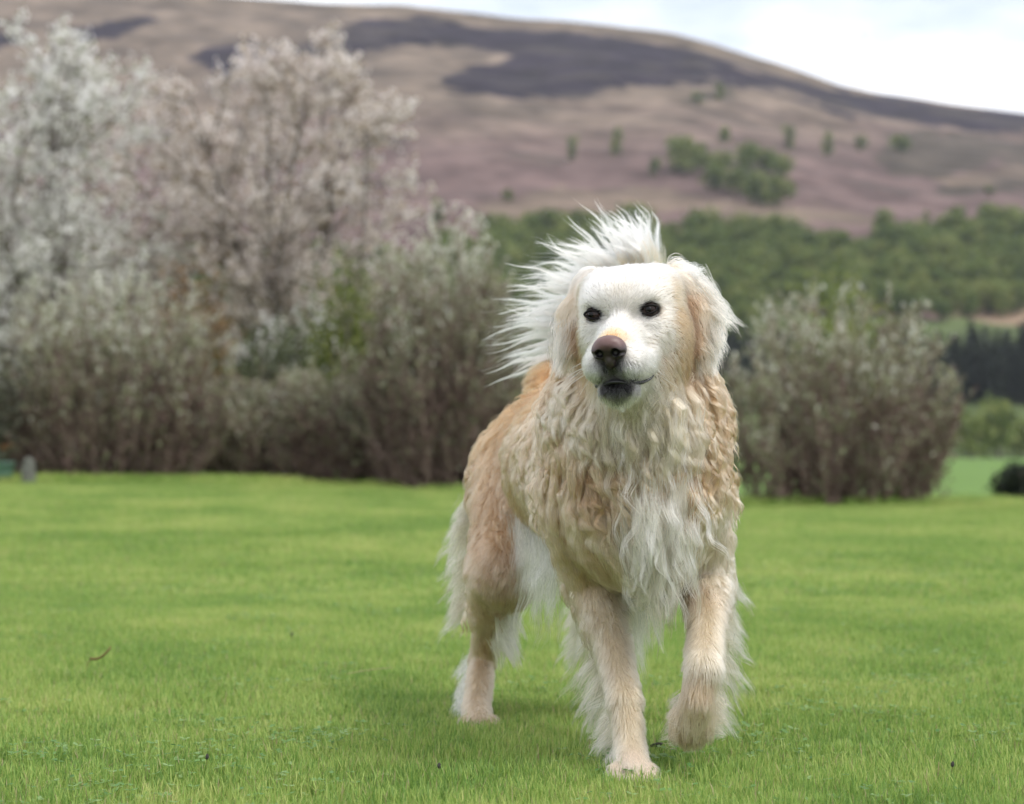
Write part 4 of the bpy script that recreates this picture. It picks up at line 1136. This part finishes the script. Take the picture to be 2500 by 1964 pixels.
# body skin carries the coat's own colours (bare dark skin at the lips and eye rims)
_, _, bcol = coat_at(BV)
hv = to_head(BV)
def seg_dist(p, pts):
    d = np.full(len(p), 9.)
    for a, b in zip(pts[:-1], pts[1:]):
        ab = b - a; t = np.clip(((p - a) @ ab) / (ab @ ab), 0, 1)
        d = np.minimum(d, np.linalg.norm(p - (a + t[:, None] * ab), axis=1))
    return d
md = seg_dist(BV, MOUTH_W)
lip = np.clip(1 - (md - .0055) / .004, 0, 1)[:, None]
bcol = bcol * 0.8 * (1 - lip) + np.array(DK) * .7 * lip
EYES_H = [(-.0402, -.0015, 0.0), (.0402, -.0015, 0.0)]
for e in EYES_H:
    ed = np.linalg.norm((hv - np.array(e)) / np.array([1.15, 1.4, .95]), axis=1)
    rim = np.clip(1 - (ed - .0125) / .0025, 0, 1)[:, None]
    bcol = bcol * (1 - rim) + np.array((.03, .024, .022)) * rim

m_skin, N_, L_, b_ = mat_new('dog_coat_skin')
at_ = N_.new('ShaderNodeAttribute'); at_.attribute_name = 'coat'
b_.inputs['Roughness'].default_value = .8; b_.inputs['Specular IOR Level'].default_value = .2
L_.new(at_.outputs['Color'], b_.inputs['Base Color'])
bcol = bcol ** 1.35
dog_me = mesh_np('dog', BV, BQ, m_skin, True, {'coat': ('FLOAT_COLOR', 'POINT', np.column_stack([bcol, np.ones(len(bcol))]))})
DOG_BASE = np.array([.12, 3.1, 0.0])
dog_me.transform(Matrix.Translation(Vector(-DOG_BASE)))
dog = obj('dog', dog_me, None, DOG_BASE)
tag(dog, 'cream and golden long-haired dog walking across the lawn with one front paw lifted', 'dog')

# --- hair strands
def hair_material(name, rough=.40, radial=.65, tip=.12, root=.62):
    m = bpy.data.materials.new(name); m.use_nodes = True
    N, L = m.node_tree.nodes, m.node_tree.links
    N.clear(); out = N.new('ShaderNodeOutputMaterial')
    at = N.new('ShaderNodeAttribute'); at.attribute_name = 'coat'
    hi = N.new('ShaderNodeHairInfo')
    mr = N.new('ShaderNodeMapRange'); mr.inputs['To Min'].default_value = 0.0; mr.inputs['To Max'].default_value = tip
    L.new(hi.outputs['Intercept'], mr.inputs['Value'])
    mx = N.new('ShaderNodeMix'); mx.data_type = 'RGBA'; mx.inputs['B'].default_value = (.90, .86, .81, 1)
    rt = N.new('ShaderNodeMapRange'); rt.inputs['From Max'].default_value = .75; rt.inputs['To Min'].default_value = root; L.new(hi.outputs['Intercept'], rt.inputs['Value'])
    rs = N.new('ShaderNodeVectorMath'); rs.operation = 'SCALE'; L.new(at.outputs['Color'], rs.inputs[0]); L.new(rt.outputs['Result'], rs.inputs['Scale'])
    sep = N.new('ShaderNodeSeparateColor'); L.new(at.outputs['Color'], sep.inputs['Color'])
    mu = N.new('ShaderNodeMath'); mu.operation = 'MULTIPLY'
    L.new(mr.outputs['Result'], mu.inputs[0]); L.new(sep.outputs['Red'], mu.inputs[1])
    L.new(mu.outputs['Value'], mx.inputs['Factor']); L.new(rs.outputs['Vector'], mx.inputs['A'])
    h = N.new('ShaderNodeBsdfHairPrincipled'); h.model = 'CHIANG'; h.parametrization = 'COLOR'
    h.inputs['Roughness'].default_value = rough; h.inputs['Radial Roughness'].default_value = radial
    L.new(mx.outputs['Result'], h.inputs['Color'])
    L.new(h.outputs['BSDF'], out.inputs['Surface'])
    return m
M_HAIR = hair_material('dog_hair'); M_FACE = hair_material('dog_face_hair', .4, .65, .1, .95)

def hair_object(name, pts, col, r_root, r_tip, parent, mat=None):
    """pts (n,k,3) world; col (n,3)"""
    n, k, _ = pts.shape
    c = bpy.data.hair_curves.new(name)
    c.add_curves([k] * n)
    c.attributes['position'].data.foreach_set('vector', (pts - DOG_BASE).astype(np.float32).ravel())
    t = np.linspace(0, 1, k)
    rr = np.asarray(r_root).reshape(-1, 1) * (1 - t ** 1.5) + np.asarray(r_tip).reshape(-1, 1) * t ** 1.5
    rr = np.broadcast_to(rr, (n, k))
    a = c.attributes.get('radius') or c.attributes.new('radius', 'FLOAT', 'POINT')
    a.data.foreach_set('value', rr.astype(np.float32).ravel())
    a = c.attributes.new('coat', 'FLOAT_COLOR', 'CURVE')
    a.data.foreach_set('color', np.column_stack([col, np.ones(n)]).astype(np.float32).ravel())
    c.materials.append(mat or M_HAIR)
    o = bpy.data.objects.new(name, c); link(o, parent)
    return o

def grow(roots, nrm, flow, ln, lift, wave, clump, K=9, gravity=.25, guide_every=30, r=rng, press=True, wl=.028):
    """strands that leave the skin at 'lift', follow the flow and lie on the body"""
    n = len(roots)
    flow = norm(flow - (flow * nrm).sum(1, keepdims=True) * nrm * .9)
    jit = r.normal(size=(n, 3)) * (.20 - .15 * clump)[:, None]
    d = norm(flow * (1 - lift)[:, None] + nrm * lift[:, None] + jit * (.35 + lift)[:, None])
    step = ln / (K - 1)
    p = roots.copy(); out = [p.copy()]
    hh = lift * ln * .42
    for k in range(1, K):
        t = k / (K - 1)
        d = norm(d + (flow * .30 + np.array([0, 0, -gravity * .5]) * np.clip(ln / .05, 0.1, 1.5)[:, None]) * .5)
        p = p + d * step[:, None]
        if press:
            sd = G.sample(p)
            want = hh * math.sin(min(1, t * 1.4) * math.pi / 2) * .9 + .0006
            low = np.clip(want - sd, 0, .02)
            hi = np.clip(sd - want * 2.2 - .002, 0, .02) * .25
            g = G.grad(p)
            p = p + g * (low - hi * (sd < .05))[:, None]
        out.append(p.copy())
    pts = np.stack(out, 1)
    # locks
    gi = r.permutation(n)[:max(8, n // guide_every)]
    kd = kdtree.KDTree(len(gi))
    for j, q in enumerate(roots[gi]): kd.insert(Vector(q), j)
    kd.balance()
    jr = roots + r.normal(size=(n, 3)) * .0015
    near = np.array([kd.find(q)[1] for q in jr.tolist()])
    t = np.linspace(0, 1, K)[None, :, None]
    ph = r.random(len(gi)) * 6.283; fr = .8 + .5 * r.random(len(gi)); amp = .6 + .8 * r.random(len(gi))
    side = norm(np.cross(nrm[gi], flow[gi])); up = norm(nrm[gi] * .6 + flow[gi] * .2)
    lg = ln[gi]; wg = wave[gi]
    cyc = lg / wl * fr
    arg = 6.283 * cyc[:, None] * np.linspace(0, 1, K)[None] + ph[:, None]
    env = np.clip(np.linspace(0, 1, K)[None] * 2.2, 0, 1)
    wavev = (side[:, None, :] * np.sin(arg)[..., None] + up[:, None, :] * (np.cos(arg) * .6)[..., None]) * (wg * amp)[:, None, None] * env[..., None]
    gp = pts[gi]
    gpts = gp[near]
    scale = (ln / np.maximum(lg[near], 1e-4))[:, None, None]
    tgt = roots[:, None, :] * 1.0 + (gpts - gpts[:, :1]) * np.clip(scale, .6, 1.3)
    conv = (gpts - gpts[:, :1]) + gpts[:, :1]
    c = clump[:, None, None] * np.clip(t, 0, 1) ** 0.55
    res = pts * (1 - c) + (tgt * .3 + conv * .7) * c
    res = res + wavev[near] + r.normal(size=(n, 1, 3)) * .0012 * t
    return res, near

# area-weighted roots on the skin
tri = np.vstack([BQ[:, [0, 1, 2]], BQ[:, [0, 2, 3]]])
ta, tb, tc_ = BV[tri[:, 0]], BV[tri[:, 1]], BV[tri[:, 2]]
area = np.linalg.norm(np.cross(tb - ta, tc_ - ta), axis=1) / 2
cent = (ta + tb + tc_) / 3
_, tsc, _ = coat_at(cent)
dens = np.clip(tsc[:, 0], .004, .1) ** -0.75
dens *= np.where(cent[:, 2] < .012, .2, 1)
prob = area * dens; prob /= prob.sum()
N_HAIR = 230000
pick = rng.choice(len(tri), N_HAIR, p=prob)
u1, u2 = rng.random(N_HAIR), rng.random(N_HAIR); sw = u1 + u2 > 1
u1[sw], u2[sw] = 1 - u1[sw], 1 - u2[sw]
roots = ta[pick] + u1[:, None] * (tb - ta)[pick] + u2[:, None] * (tc_ - ta)[pick]
nrm = G.grad(roots)
flow, sc, col = coat_at(roots)
# bare skin at lips and eyelids
hr = to_head(roots)
keep = seg_dist(roots, MOUTH_W) > .0060
for e in EYES_H:
    keep &= np.linalg.norm((hr - np.array(e)) / np.array([1.15, 1.4, .85]), axis=1) > .0132
nose_c = np.array((0, .100, -.053))
keep &= np.linalg.norm((hr - nose_c) / np.array([1.22, 1.0, .95]), axis=1) > .020
roots, nrm, flow, sc, col = roots[keep], nrm[keep], flow[keep], sc[keep], col[keep]
hr = hr[keep]
ln = sc[:, 0] * rng.uniform(.65, 1.2, len(roots))
# lock-to-lock colour changes of the coat
tone = (fbm(roots, 38., 3) - .5)[:, None]
is_face = (hr[:, 1] > -.075) & (hr[:, 2] > -.125) & (np.abs(hr[:, 0]) < .066)
col = np.where(is_face[:, None], col ** 1.25, col ** 1.85)
col = np.clip(col * (1 + .6 * tone) * rng.uniform(.88, 1.10, (len(roots), 1)), .01, .93)
strands, near = grow(roots, nrm, flow, ln, sc[:, 1], sc[:, 2] * .45, sc[:, 3] * .8)
is_head = (hr[:, 1] > -.12) & (hr[:, 2] > -.135) & (np.abs(hr[:, 0]) < .14) & (sc[:, 0] < .042)
rad_root = np.clip(.00020 + sc[:, 0] * .005, .00022, .00042)
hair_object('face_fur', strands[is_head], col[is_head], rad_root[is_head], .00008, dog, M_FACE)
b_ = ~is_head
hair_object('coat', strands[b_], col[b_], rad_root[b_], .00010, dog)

# --- wavy locks of the ruff, shoulders and back lying over the undercoat
def surface_locks(roots, nrm, flow, ln, lift, wave, col, per, spread, K=20, wl=.050, seed=5, height=.013):
    r = np.random.default_rng(seed); n = len(roots)
    flow = norm(flow - (flow * nrm).sum(1, keepdims=True) * nrm)
    d = norm(flow + nrm * .55 * lift[:, None] / .3 + r.normal(size=(n, 3)) * .12)
    p = roots.copy(); out = [p.copy()]; nn = [nrm]
    step = ln / (K - 1); hh = height * r.uniform(.5, 1.3, n)
    for k in range(1, K):
        t = k / (K - 1)
        d = norm(d + flow * .10 + np.array([0, 0, -.05]))
        p = p + d * step[:, None]
        sd = G.sample(p); g = G.grad(p)
        want = hh * min(1, t * 2.5) + .001
        p = p + g * (np.clip(want - sd, 0, .02) - np.clip(sd - want * 1.3, 0, .02) * .45 * (sd < .06))[:, None]
        out.append(p.copy()); nn.append(g)
    g = np.stack(out, 1); gn = np.stack(nn, 1)
    T = norm(np.gradient(g, axis=1)); side = norm(np.cross(gn, T))
    t = np.linspace(0, 1, K)
    ph = r.random(n) * 6.283; fr = r.uniform(.5, 1.5, n)
    arg = 6.283 * (ln / wl * fr)[:, None] * t[None] + ph[:, None]
    env = np.clip(t * 3, 0, 1)[None] * (wave * r.uniform(.15, 1.5, n))[:, None]
    g = g + side * (np.sin(arg) * env)[..., None] + gn * ((np.cos(arg) + .6) * env * .7)[..., None]
    a1 = r.normal(size=(n, per)) * .55; a2 = r.normal(size=(n, per)) * .4
    ls = r.uniform(.7, 1.04, (n, per)); tt = t[None, None] * ls[..., None]
    f = tt * (K - 1); i = np.clip(np.floor(f).astype(int), 0, K - 2); fr_ = (f - i)[..., None]; ix = np.arange(n)[:, None, None]
    S = g[ix, i] * (1 - fr_) + g[ix, i + 1] * fr_
    w = (np.sin(np.clip(.25 + .75 * tt, 0, 1) * math.pi) ** .7 * .9 + .08) * spread * r.uniform(.5, 2.1, (n, 1, 1))
    S = S + side[ix, i] * (a1[..., None] * w)[..., None] + gn[ix, i] * (np.abs(a2)[..., None] * w * .6)[..., None]
    S = S + r.normal(size=(n, per, 1, 3)) * (.004 * tt[..., None] ** 2) * (r.random((n, per, 1, 1)) < .15)
    c = np.repeat(col * r.uniform(.72, 1.18, (n, 1)) ** np.array([[.85, 1.0, 1.15]]), per, 0) * r.uniform(.92, 1.06, (n * per, 1))
    return S.reshape(n * per, K, 3), np.clip(c, .01, .93)
zone = sc[:, 2] > .0045
cand = np.where(zone & ~is_head)[0]
cand = cand[rng.permutation(len(cand))][:1250]
W1, wc1 = surface_locks(roots[cand], nrm[cand], flow[cand], np.clip(sc[cand, 0] * 1.5, .04, .11) * rng.uniform(.45, 1.2, len(cand)), sc[cand, 1], sc[cand, 2] * .72, col[cand] * 1.05, 34, .0054)
cand = np.where((sc[:, 2] <= .0045) & (sc[:, 2] > .0015) & ~is_head)[0]
cand = cand[rng.permutation(len(cand))][:1700]
W2, wc2 = surface_locks(roots[cand], nrm[cand], flow[cand], sc[cand, 0] * 1.25 * rng.uniform(.7, 1.15, len(cand)), sc[cand, 1], sc[cand, 2] * .5, col[cand] * 1.03, 20, .0075, seed=6, height=.006, K=12, wl=.06)
hair_object('ruff', W1, wc1, .00028, .00009, dog)
hair_object('top_coat', W2, wc2, .00026, .00009, dog)

# --- long feathering: explicit locks
def locks(name, R, Dv, Ln, col, per=45, spread=.012, curve=(0, 0, 0), wave=.004, K=12, tipw=.12, rr=.00026, wind=None, press=False, seed=3, wl=.06, power=1.55):
    r = np.random.default_rng(seed)
    R, Dv, Ln = np.asarray(R), norm(Dv), np.asarray(Ln)
    n = len(R); t = np.linspace(0, 1, K)
    curve = np.broadcast_to(np.asarray(curve, float), (n, 3))
    side = norm(np.cross(Dv, r.normal(size=(n, 3)))); up = np.cross(Dv, side)
    ph = r.random(n) * 6.283
    g = R[:, None] + Dv[:, None] * (Ln[:, None] * t[None])[..., None] + curve[:, None] * ((Ln[:, None] ** 1) * t[None] ** 2)[..., None]
    arg = 6.283 * (Ln / wl)[:, None] * t[None] + ph[:, None]
    g = g + (side[:, None] * np.sin(arg)[..., None] + up[:, None] * np.cos(arg)[..., None] * .5) * wave * t[None, :, None] * r.uniform(.4, 1.4, (n, 1, 1))
    off = r.normal(size=(n, per, 3)) * spread * .55
    ls = r.uniform(.62, 1.06, (n, per))
    tt = t[None, None] * ls[..., None]
    # resample the lock at each strand's own length
    f = tt * (K - 1); i = np.clip(np.floor(f).astype(int), 0, K - 2); fr = (f - i)[..., None]
    idx = np.arange(n)[:, None, None]
    base = g[idx, i] * (1 - fr) + g[idx, i + 1] * fr
    w = (1 - (1 - tipw) * np.clip(tt, 0, 1) ** .9)[..., None]
    stray = r.normal(size=(n, per, 1, 3)) * .006 * tt[..., None] ** 2 * (r.random((n, per, 1, 1)) < .25)
    S = base + off[:, :, None] * w + stray * (Ln[:, None, None, None] / .1)
    S = S.reshape(n * per, K, 3)
    c = np.repeat(np.broadcast_to(np.asarray(col, float), (n, 3)), per, 0) * r.uniform(.88, 1.08, (n * per, 1))
    if press:
        for k in range(1, K):
            sd = G.sample(S[:, k]); S[:, k] += G.grad(S[:, k]) * np.clip(.004 - sd, 0, .03)[:, None]
    return S, np.clip(c ** power, 0, .93)

# tail plume, blown to the viewer's left
r2 = np.random.default_rng(11)
TB = np.array(TAIL[1:]) + np.array([[0, 0, 0], [.0, 0, 0], [0, 0, -.005], [0, 0, -.012], [0, 0, -.020], [-.002, 0, -.040], [-.004, 0, -.060]])
KEYS = [  # along the tail bone: strand direction in the picture plane (right, up), length
    (0.00, -.75, -.70, .12), (.14, -.85, -.58, .17), (.26, -.97, -.20, .17), (.40, -1.0, .12, .17), (.55, -.96, .32, .185), (.68, -.86, .52, .22), (.80, -.66, .78, .225), (.90, -.38, .95, .21), (1.0, -.12, 1.0, .185)]
ku = [k[0] for k in KEYS]
nl = 215
uu = np.sort(np.clip(.20 + .80 * r2.random(nl) ** .66, 0, 1))
Rr = along(TB, uu) + r2.normal(size=(nl, 3)) * np.array([.006, .012, .006])
Dd = np.stack([np.interp(uu, ku, [k[1] for k in KEYS]) + r2.normal(size=nl) * .16, r2.normal(size=nl) * .22, np.interp(uu, ku, [k[2] for k in KEYS]) + r2.normal(size=nl) * .16], -1)
Ll = .74 * np.interp(uu, ku, [k[3] for k in KEYS]) * np.where(r2.random(nl) < .22, r2.uniform(1.0, 1.30, nl), r2.uniform(.45, 1.0, nl))
Ll = np.where(uu > .86, np.minimum(Ll, .176 * r2.uniform(.70, 1.0, nl)), Ll)
cc = np.array([.87, .815, .735]) * np.ones((nl, 3)) * r2.uniform(.86, 1.03, (nl, 1))
S1, c1 = locks('tail', Rr, Dd, Ll, cc, 40, .0078, np.stack([-.10 * np.ones(nl), 0 * uu, np.where(uu > .5, -.22, -.12)], -1) * r2.uniform(.2, 1.8, (nl, 1)), .0060, K=14, tipw=.08, rr=.0003, wl=.10, power=1.15)
# warm shorter hair close to the bone
nb = 120
ub = r2.uniform(.45, .95, nb)
Rb = along(TB, ub) + r2.normal(size=(nb, 3)) * np.array([.008, .010, .008])
Db = np.stack([np.interp(ub, ku, [k[1] for k in KEYS]) * .6 + r2.normal(size=nb) * .2, -.5 + r2.normal(size=nb) * .25, np.interp(ub, ku, [k[2] for k in KEYS]) + .35 + r2.normal(size=nb) * .15], -1)
S2, c2 = locks('tailb', Rb, Db, r2.uniform(.04, .075, nb), np.array([.80, .62, .42]), 40, .014, (0, 0, 0), .003, K=14, tipw=.3)
hair_object('tail_plume', np.vstack([S1, S2]), np.vstack([c1, c2]), .00028, .00009, dog)

# leg, belly and breech feathering
LK = []
def feather(path, n, dirn, ln, col, spread=.011, per=22, jit=.13, curve=(0, 0, -.25), wave=.004, seed=1, jp=.008, press=True):
    r = np.random.default_rng(seed); n = int(n * 2.6)
    R_ = along(np.array(path), np.sort(r.random(n))) + r.normal(size=(n, 3)) * jp
    d_ = np.asarray(dirn, float) + r.normal(size=(n, 3)) * jit
    col = np.clip(np.asarray(col) * r.uniform(.80, 1.08, (n, 1)), 0, .9)
    LK.append(locks('f', R_, d_, ln * r.uniform(.5, 1.2, n), col, per, spread, curve, wave, K=12, wl=.055, tipw=.3, press=press, seed=seed + 50))
CF = (.78, .67, .535)
feather([D(1255, 1270, 3.00), D(1300, 1470, 2.925)], 34, (-.55, .55, -.75), .075, CF, seed=1)              # planted foreleg, behind
feather([D(1300, 1480, 2.90), D(1318, 1590, 2.86)], 20, (-.75, .45, -.55), .042, CF, seed=2)
feather([D(1315, 1595, 2.84), D(1305, 1640, 2.80)], 8, (-.9, .2, -.5), .025, CF, seed=3, jp=.004)
feather([D(1528, 1215, 3.00), D(1520, 1420, 2.81)], 40, (.62, .55, -.62), .062, CF, seed=4)                 # lifted foreleg
feather([D(1515, 1425, 2.80), D(1510, 1510, 2.78)], 16, (.6, .45, -.65), .036, CF, seed=5)
feather([D(1442, 1480, 2.775), D(1440, 1570, 2.785)], 12, (-.8, .4, -.3), .020, CF, seed=6, jp=.004)
feather([D(1522, 1480, 2.775), D(1515, 1560, 2.785)], 12, (.8, .4, -.2), .018, CF, seed=16, jp=.004)
feather([D(1360, 1210, 2.86), D(1440, 1230, 2.86)], 16, (.0, .15, -1), .07, (.78, .68, .55), seed=7, spread=.014)
feather([(.19, 2.98, .265), (.15, 3.12, .275)], 42, (.12, .1, -1), .095, (.80, .73, .64), seed=8, spread=.016, jp=.016)      # brisket
feather([(.06, 3.10, .30), (.035, 3.28, .37)], 46, (-.15, .1, -1), .085, (.86, .82, .77), seed=9, spread=.016, jp=.014)    # flank
feather([(.03, 3.26, .36), (.015, 3.34, .38)], 18, (.1, .0, -1), .09, (.86, .83, .79), seed=10, spread=.014)
feather([D(1000, 1060, 3.52), D(985, 1300, 3.46)], 52, (-.60, .45, -.65), .055, (.78, .67, .54), seed=11, spread=.012)    # breeches
feather([D(1080, 1290, 3.30), D(1060, 1370, 3.36)], 14, (.35, .2, -.9), .045, (.84, .80, .74), seed=12)
feather([D(1000, 1400, 3.465), D(995, 1520, 3.36)], 22, (-.75, .35, -.45), .034, (.84, .77, .68), seed=13, jp=.005)
feather([(.13, 3.50, .30), (.125, 3.48, .12)], 26, (-.5, .45, -.65), .05, CF, seed=14)
feather([D(1395, 1000, 2.775), D(1400, 1120, 2.80)], 60, (.02, -.06, -1), .085, (.85, .77, .66), seed=15, spread=.011, jp=.028, wave=.010, jit=.2)   # bib
feather([D(1330, 860, 2.775), D(1440, 880, 2.785)], 40, (-.05, -.12, -1), .070, (.84, .76, .62), seed=17, spread=.011, jp=.016, wave=.009, jit=.25)     # throat
# whiskers
for s_ in (-1, 1):
    feather([H(.036 * s_, .070, -.070), H(.034 * s_, .050, -.080)], 4, Hdir(.9 * s_, .25, -.25), .050, (.80, .78, .74), seed=31 + s_, spread=.004, per=1, jit=.25, wave=.001, jp=.004, press=False)
# ears' fringes
feather([ER[1] + np.array([.020, 0, -.004]), ER[2] + np.array([.010, 0, -.01])], 16, (.50, -.1, -.85), .024, (.84, .74, .62), seed=21, jp=.006, press=False)
feather([ER[0] + np.array([.022, 0, .006]), ER[1] + np.array([.026, 0, .006])], 13, (.80, .0, -.55), .036, (.85, .77, .66), seed=22, jp=.006, press=False)
feather([ER[0] + np.array([-.006, 0, .016]), ER[0] + np.array([.012, 0, .012])], 10, (.85, .0, .42), .036, (.89, .85, .79), seed=23, jp=.004, press=False, curve=(0, 0, -.25))
feather([EL[1] + np.array([-.012, 0, -.01]), EL[2] + np.array([-.006, 0, -.008])], 16, (-.30, -.1, -.95), .026, (.82, .73, .63), seed=24, jp=.006, press=False)
SS = np.vstack([l[0] for l in LK]); SC_ = np.vstack([l[1] for l in LK])
hair_object('feathering', SS, SC_, .00026, .00008, dog)

# --- eyes, lids, nose, lips, claws
def local_me(me): me.transform(Matrix.Translation(Vector(-DOG_BASE))); return me
def uv_sphere(c, r, axes, nu=28, nv=18):
    th = np.linspace(0, math.pi, nv)[:, None]; ph = np.linspace(0, 2 * math.pi, nu, endpoint=False)[None]
    L3 = np.stack([np.sin(th) * np.cos(ph), np.sin(th) * np.sin(ph), np.cos(th) * np.ones_like(ph)], -1) * np.asarray(r)
    V = c + L3.reshape(-1, 3) @ np.asarray(axes)
    i = np.arange(nv - 1)[:, None] * nu; j = np.arange(nu)[None]; j2 = (j + 1) % nu
    F = np.stack([i + j, i + nu + j, i + nu + j2, i + j2], -1).reshape(-1, 4)
    return V, F
m_eye, N_, L_, b_ = mat_new('dog_eye_brown')
b_.inputs['Base Color'].default_value = (.016, .007, .005, 1); b_.inputs['Roughness'].default_value = .10
b_.inputs['Specular IOR Level'].default_value = .28
m_pup = mat_plain('dog_pupil', (.002, .002, .002), .1, .1, spec=.25)
m_lid = mat_plain('dog_eyelid', (.010, .008, .008), .6, .3, 300, .2, .15)
m_lip = mat_plain('dog_lip', (.012, .012, .013), .36, .3, 200, .3, .5)
AX = np.stack([Hdir(1, 0, 0), Hdir(0, 1, 0), Hdir(0, 0, 1)])
for e in EYES_H:
    V, F = uv_sphere(H(*e), (.0115, .0115, .0115), AX)
    eye = obj('eye', local_me(mesh_np('eye', V, F, m_eye, True)), dog)
    gz = norm(Hdir(.10 * np.sign(e[0]) - .10, 1, .02))
    V, F = uv_sphere(H(*e) + gz * .0100, (.0046, .0020, .0046), AX, 16, 10)
    obj('pupil', local_me(mesh_np('pupil', V, F, m_pup, True)), eye)
    # almond rim lying on the eyeball
    ring = []
    for th in np.linspace(0, 2 * math.pi, 29)[:-1]:
        sx, su = math.cos(th), math.sin(th)
        x = .0120 * sx * (1.12 if sx * np.sign(e[0]) < 0 else 1.12); u = .0066 * su * (1.0 if su > 0 else .85) * (1 - .35 * sx * sx)
        u += -.0016 * (sx * -np.sign(e[0]))
        f = math.sqrt(max(.0120 ** 2 - min(x * x + u * u, .0115 ** 2), 0)) - (.0014 if abs(sx) > .8 else 0)
        ring.append(H(e[0] + x, e[1] + max(f, .0045), e[2] + u))
    ring.append(ring[0])
    V, F, _, _ = tube_arrays(ring, .0017, 8)
    obj('eyelid', local_me(mesh_np('eyelid', V, F, m_lid, True)), eye)
# nose leather
GN_ = Field(np.array(H(0, .1, -.053)) - .045, np.array(H(0, .1, -.053)) + .045, .0011)
GN_.F[:] = .05
GN_.ell(H(0, .099, -.047), (.0225, .0165, .0150), .006, HR)
GN_.ell(H(0, .105, -.044), (.0170, .0120, .0105), .006, HR)
for s_ in (-1, 1):
    GN_.ell(H(.0125 * s_, .101, -.053), (.0118, .0145, .0115), .005, HR)
GN_.ell(H(0, .097, -.066), (.0085, .0125, .0115), .006, HR)
for s_ in (-1, 1):
    GN_.cap(H(.0112 * s_, .126, -.0570), H(.0112 * s_, .1105, -.0560), .0060, .0050, .002, sub=True)
    GN_.cap(H(.0140 * s_, .118, -.0580), H(.0240 * s_, .103, -.0570), .0028, .0020, .002, sub=True)
GN_.cap(H(0, .119, -.055), H(0, .112, -.080), .0012, .0012, .0015, sub=True)
NV, NQ = GN_.surface()
m_nose, N_, L_, b_ = mat_new('dog_nose_leather')
tc = N_.new('ShaderNodeTexCoord'); vo = N_.new('ShaderNodeTexVoronoi'); vo.inputs['Scale'].default_value = 900
L_.new(tc.outputs['Object'], vo.inputs['Vector'])
bp = N_.new('ShaderNodeBump'); bp.inputs['Strength'].default_value = .35; bp.inputs['Distance'].default_value = .0006
L_.new(vo.outputs['Distance'], bp.inputs['Height']); L_.new(bp.outputs['Normal'], b_.inputs['Normal'])
at_ = N_.new('ShaderNodeAttribute'); at_.attribute_name = 'coat'; L_.new(at_.outputs['Color'], b_.inputs['Base Color'])
b_.inputs['Roughness'].default_value = .36; b_.inputs['Specular IOR Level'].default_value = .5
nh = to_head(NV)
pk = np.clip((nh[:, 2] + .053) / .010, 0, 1)[:, None]
nc = np.array((.034, .024, .024)) * (1 - pk) + np.array((.135, .072, .065)) * pk
for s_ in (-1, 1):      # shade inside the nostril holes, put into the nose colour
    ns_ = seg_dist(NV, [H(.0112 * s_, .126, -.0570), H(.0112 * s_, .1105, -.0560)])
    kn = np.clip(1 - (ns_ - .0062) / .0014, 0, 1)[:, None]; nc = nc * (1 - kn) + np.array((.004, .003, .003)) * kn
obj('nose', local_me(mesh_np('nose', NV, NQ, m_nose, True, {'coat': ('FLOAT_COLOR', 'POINT', np.column_stack([nc, np.ones(len(nc))]))})), dog)
# lower and upper lip
mp = along(np.array(MOUTH_W), np.linspace(.02, .98, 40))
V, F, _, _ = tube_arrays(mp + (H(0, .02, -.097) - mp) * .16 + Hdir(0, 0, -.0022), .0006 + .0026 * np.sin(np.linspace(0, math.pi, 40)) ** .6, 8)
obj('lip', local_me(mesh_np('lip', V, F, m_lip, True)), dog)
# claws
m_claw = mat_plain('dog_claw', (.22, .17, .14), .4, .3, 200)
for (toe, fwd, side, up, size) in PAWS:
    for sx, fx in ((-1.45, -.35), (-.52, .45), (.52, .45), (1.45, -.35)):
        c = toe + size * (side * sx * .0155 + fwd * (.012 + fx * .014 + .013) - up * .010)
        V, F, c0, c1 = tube_arrays([c, c + fwd * .006 - up * .001, c + fwd * .011 - up * .006], [.0026, .0022, .0008], 6)
        obj('claw', local_me(mesh_np('claw', V, np.vstack([F, c1]), m_claw, True)), dog)
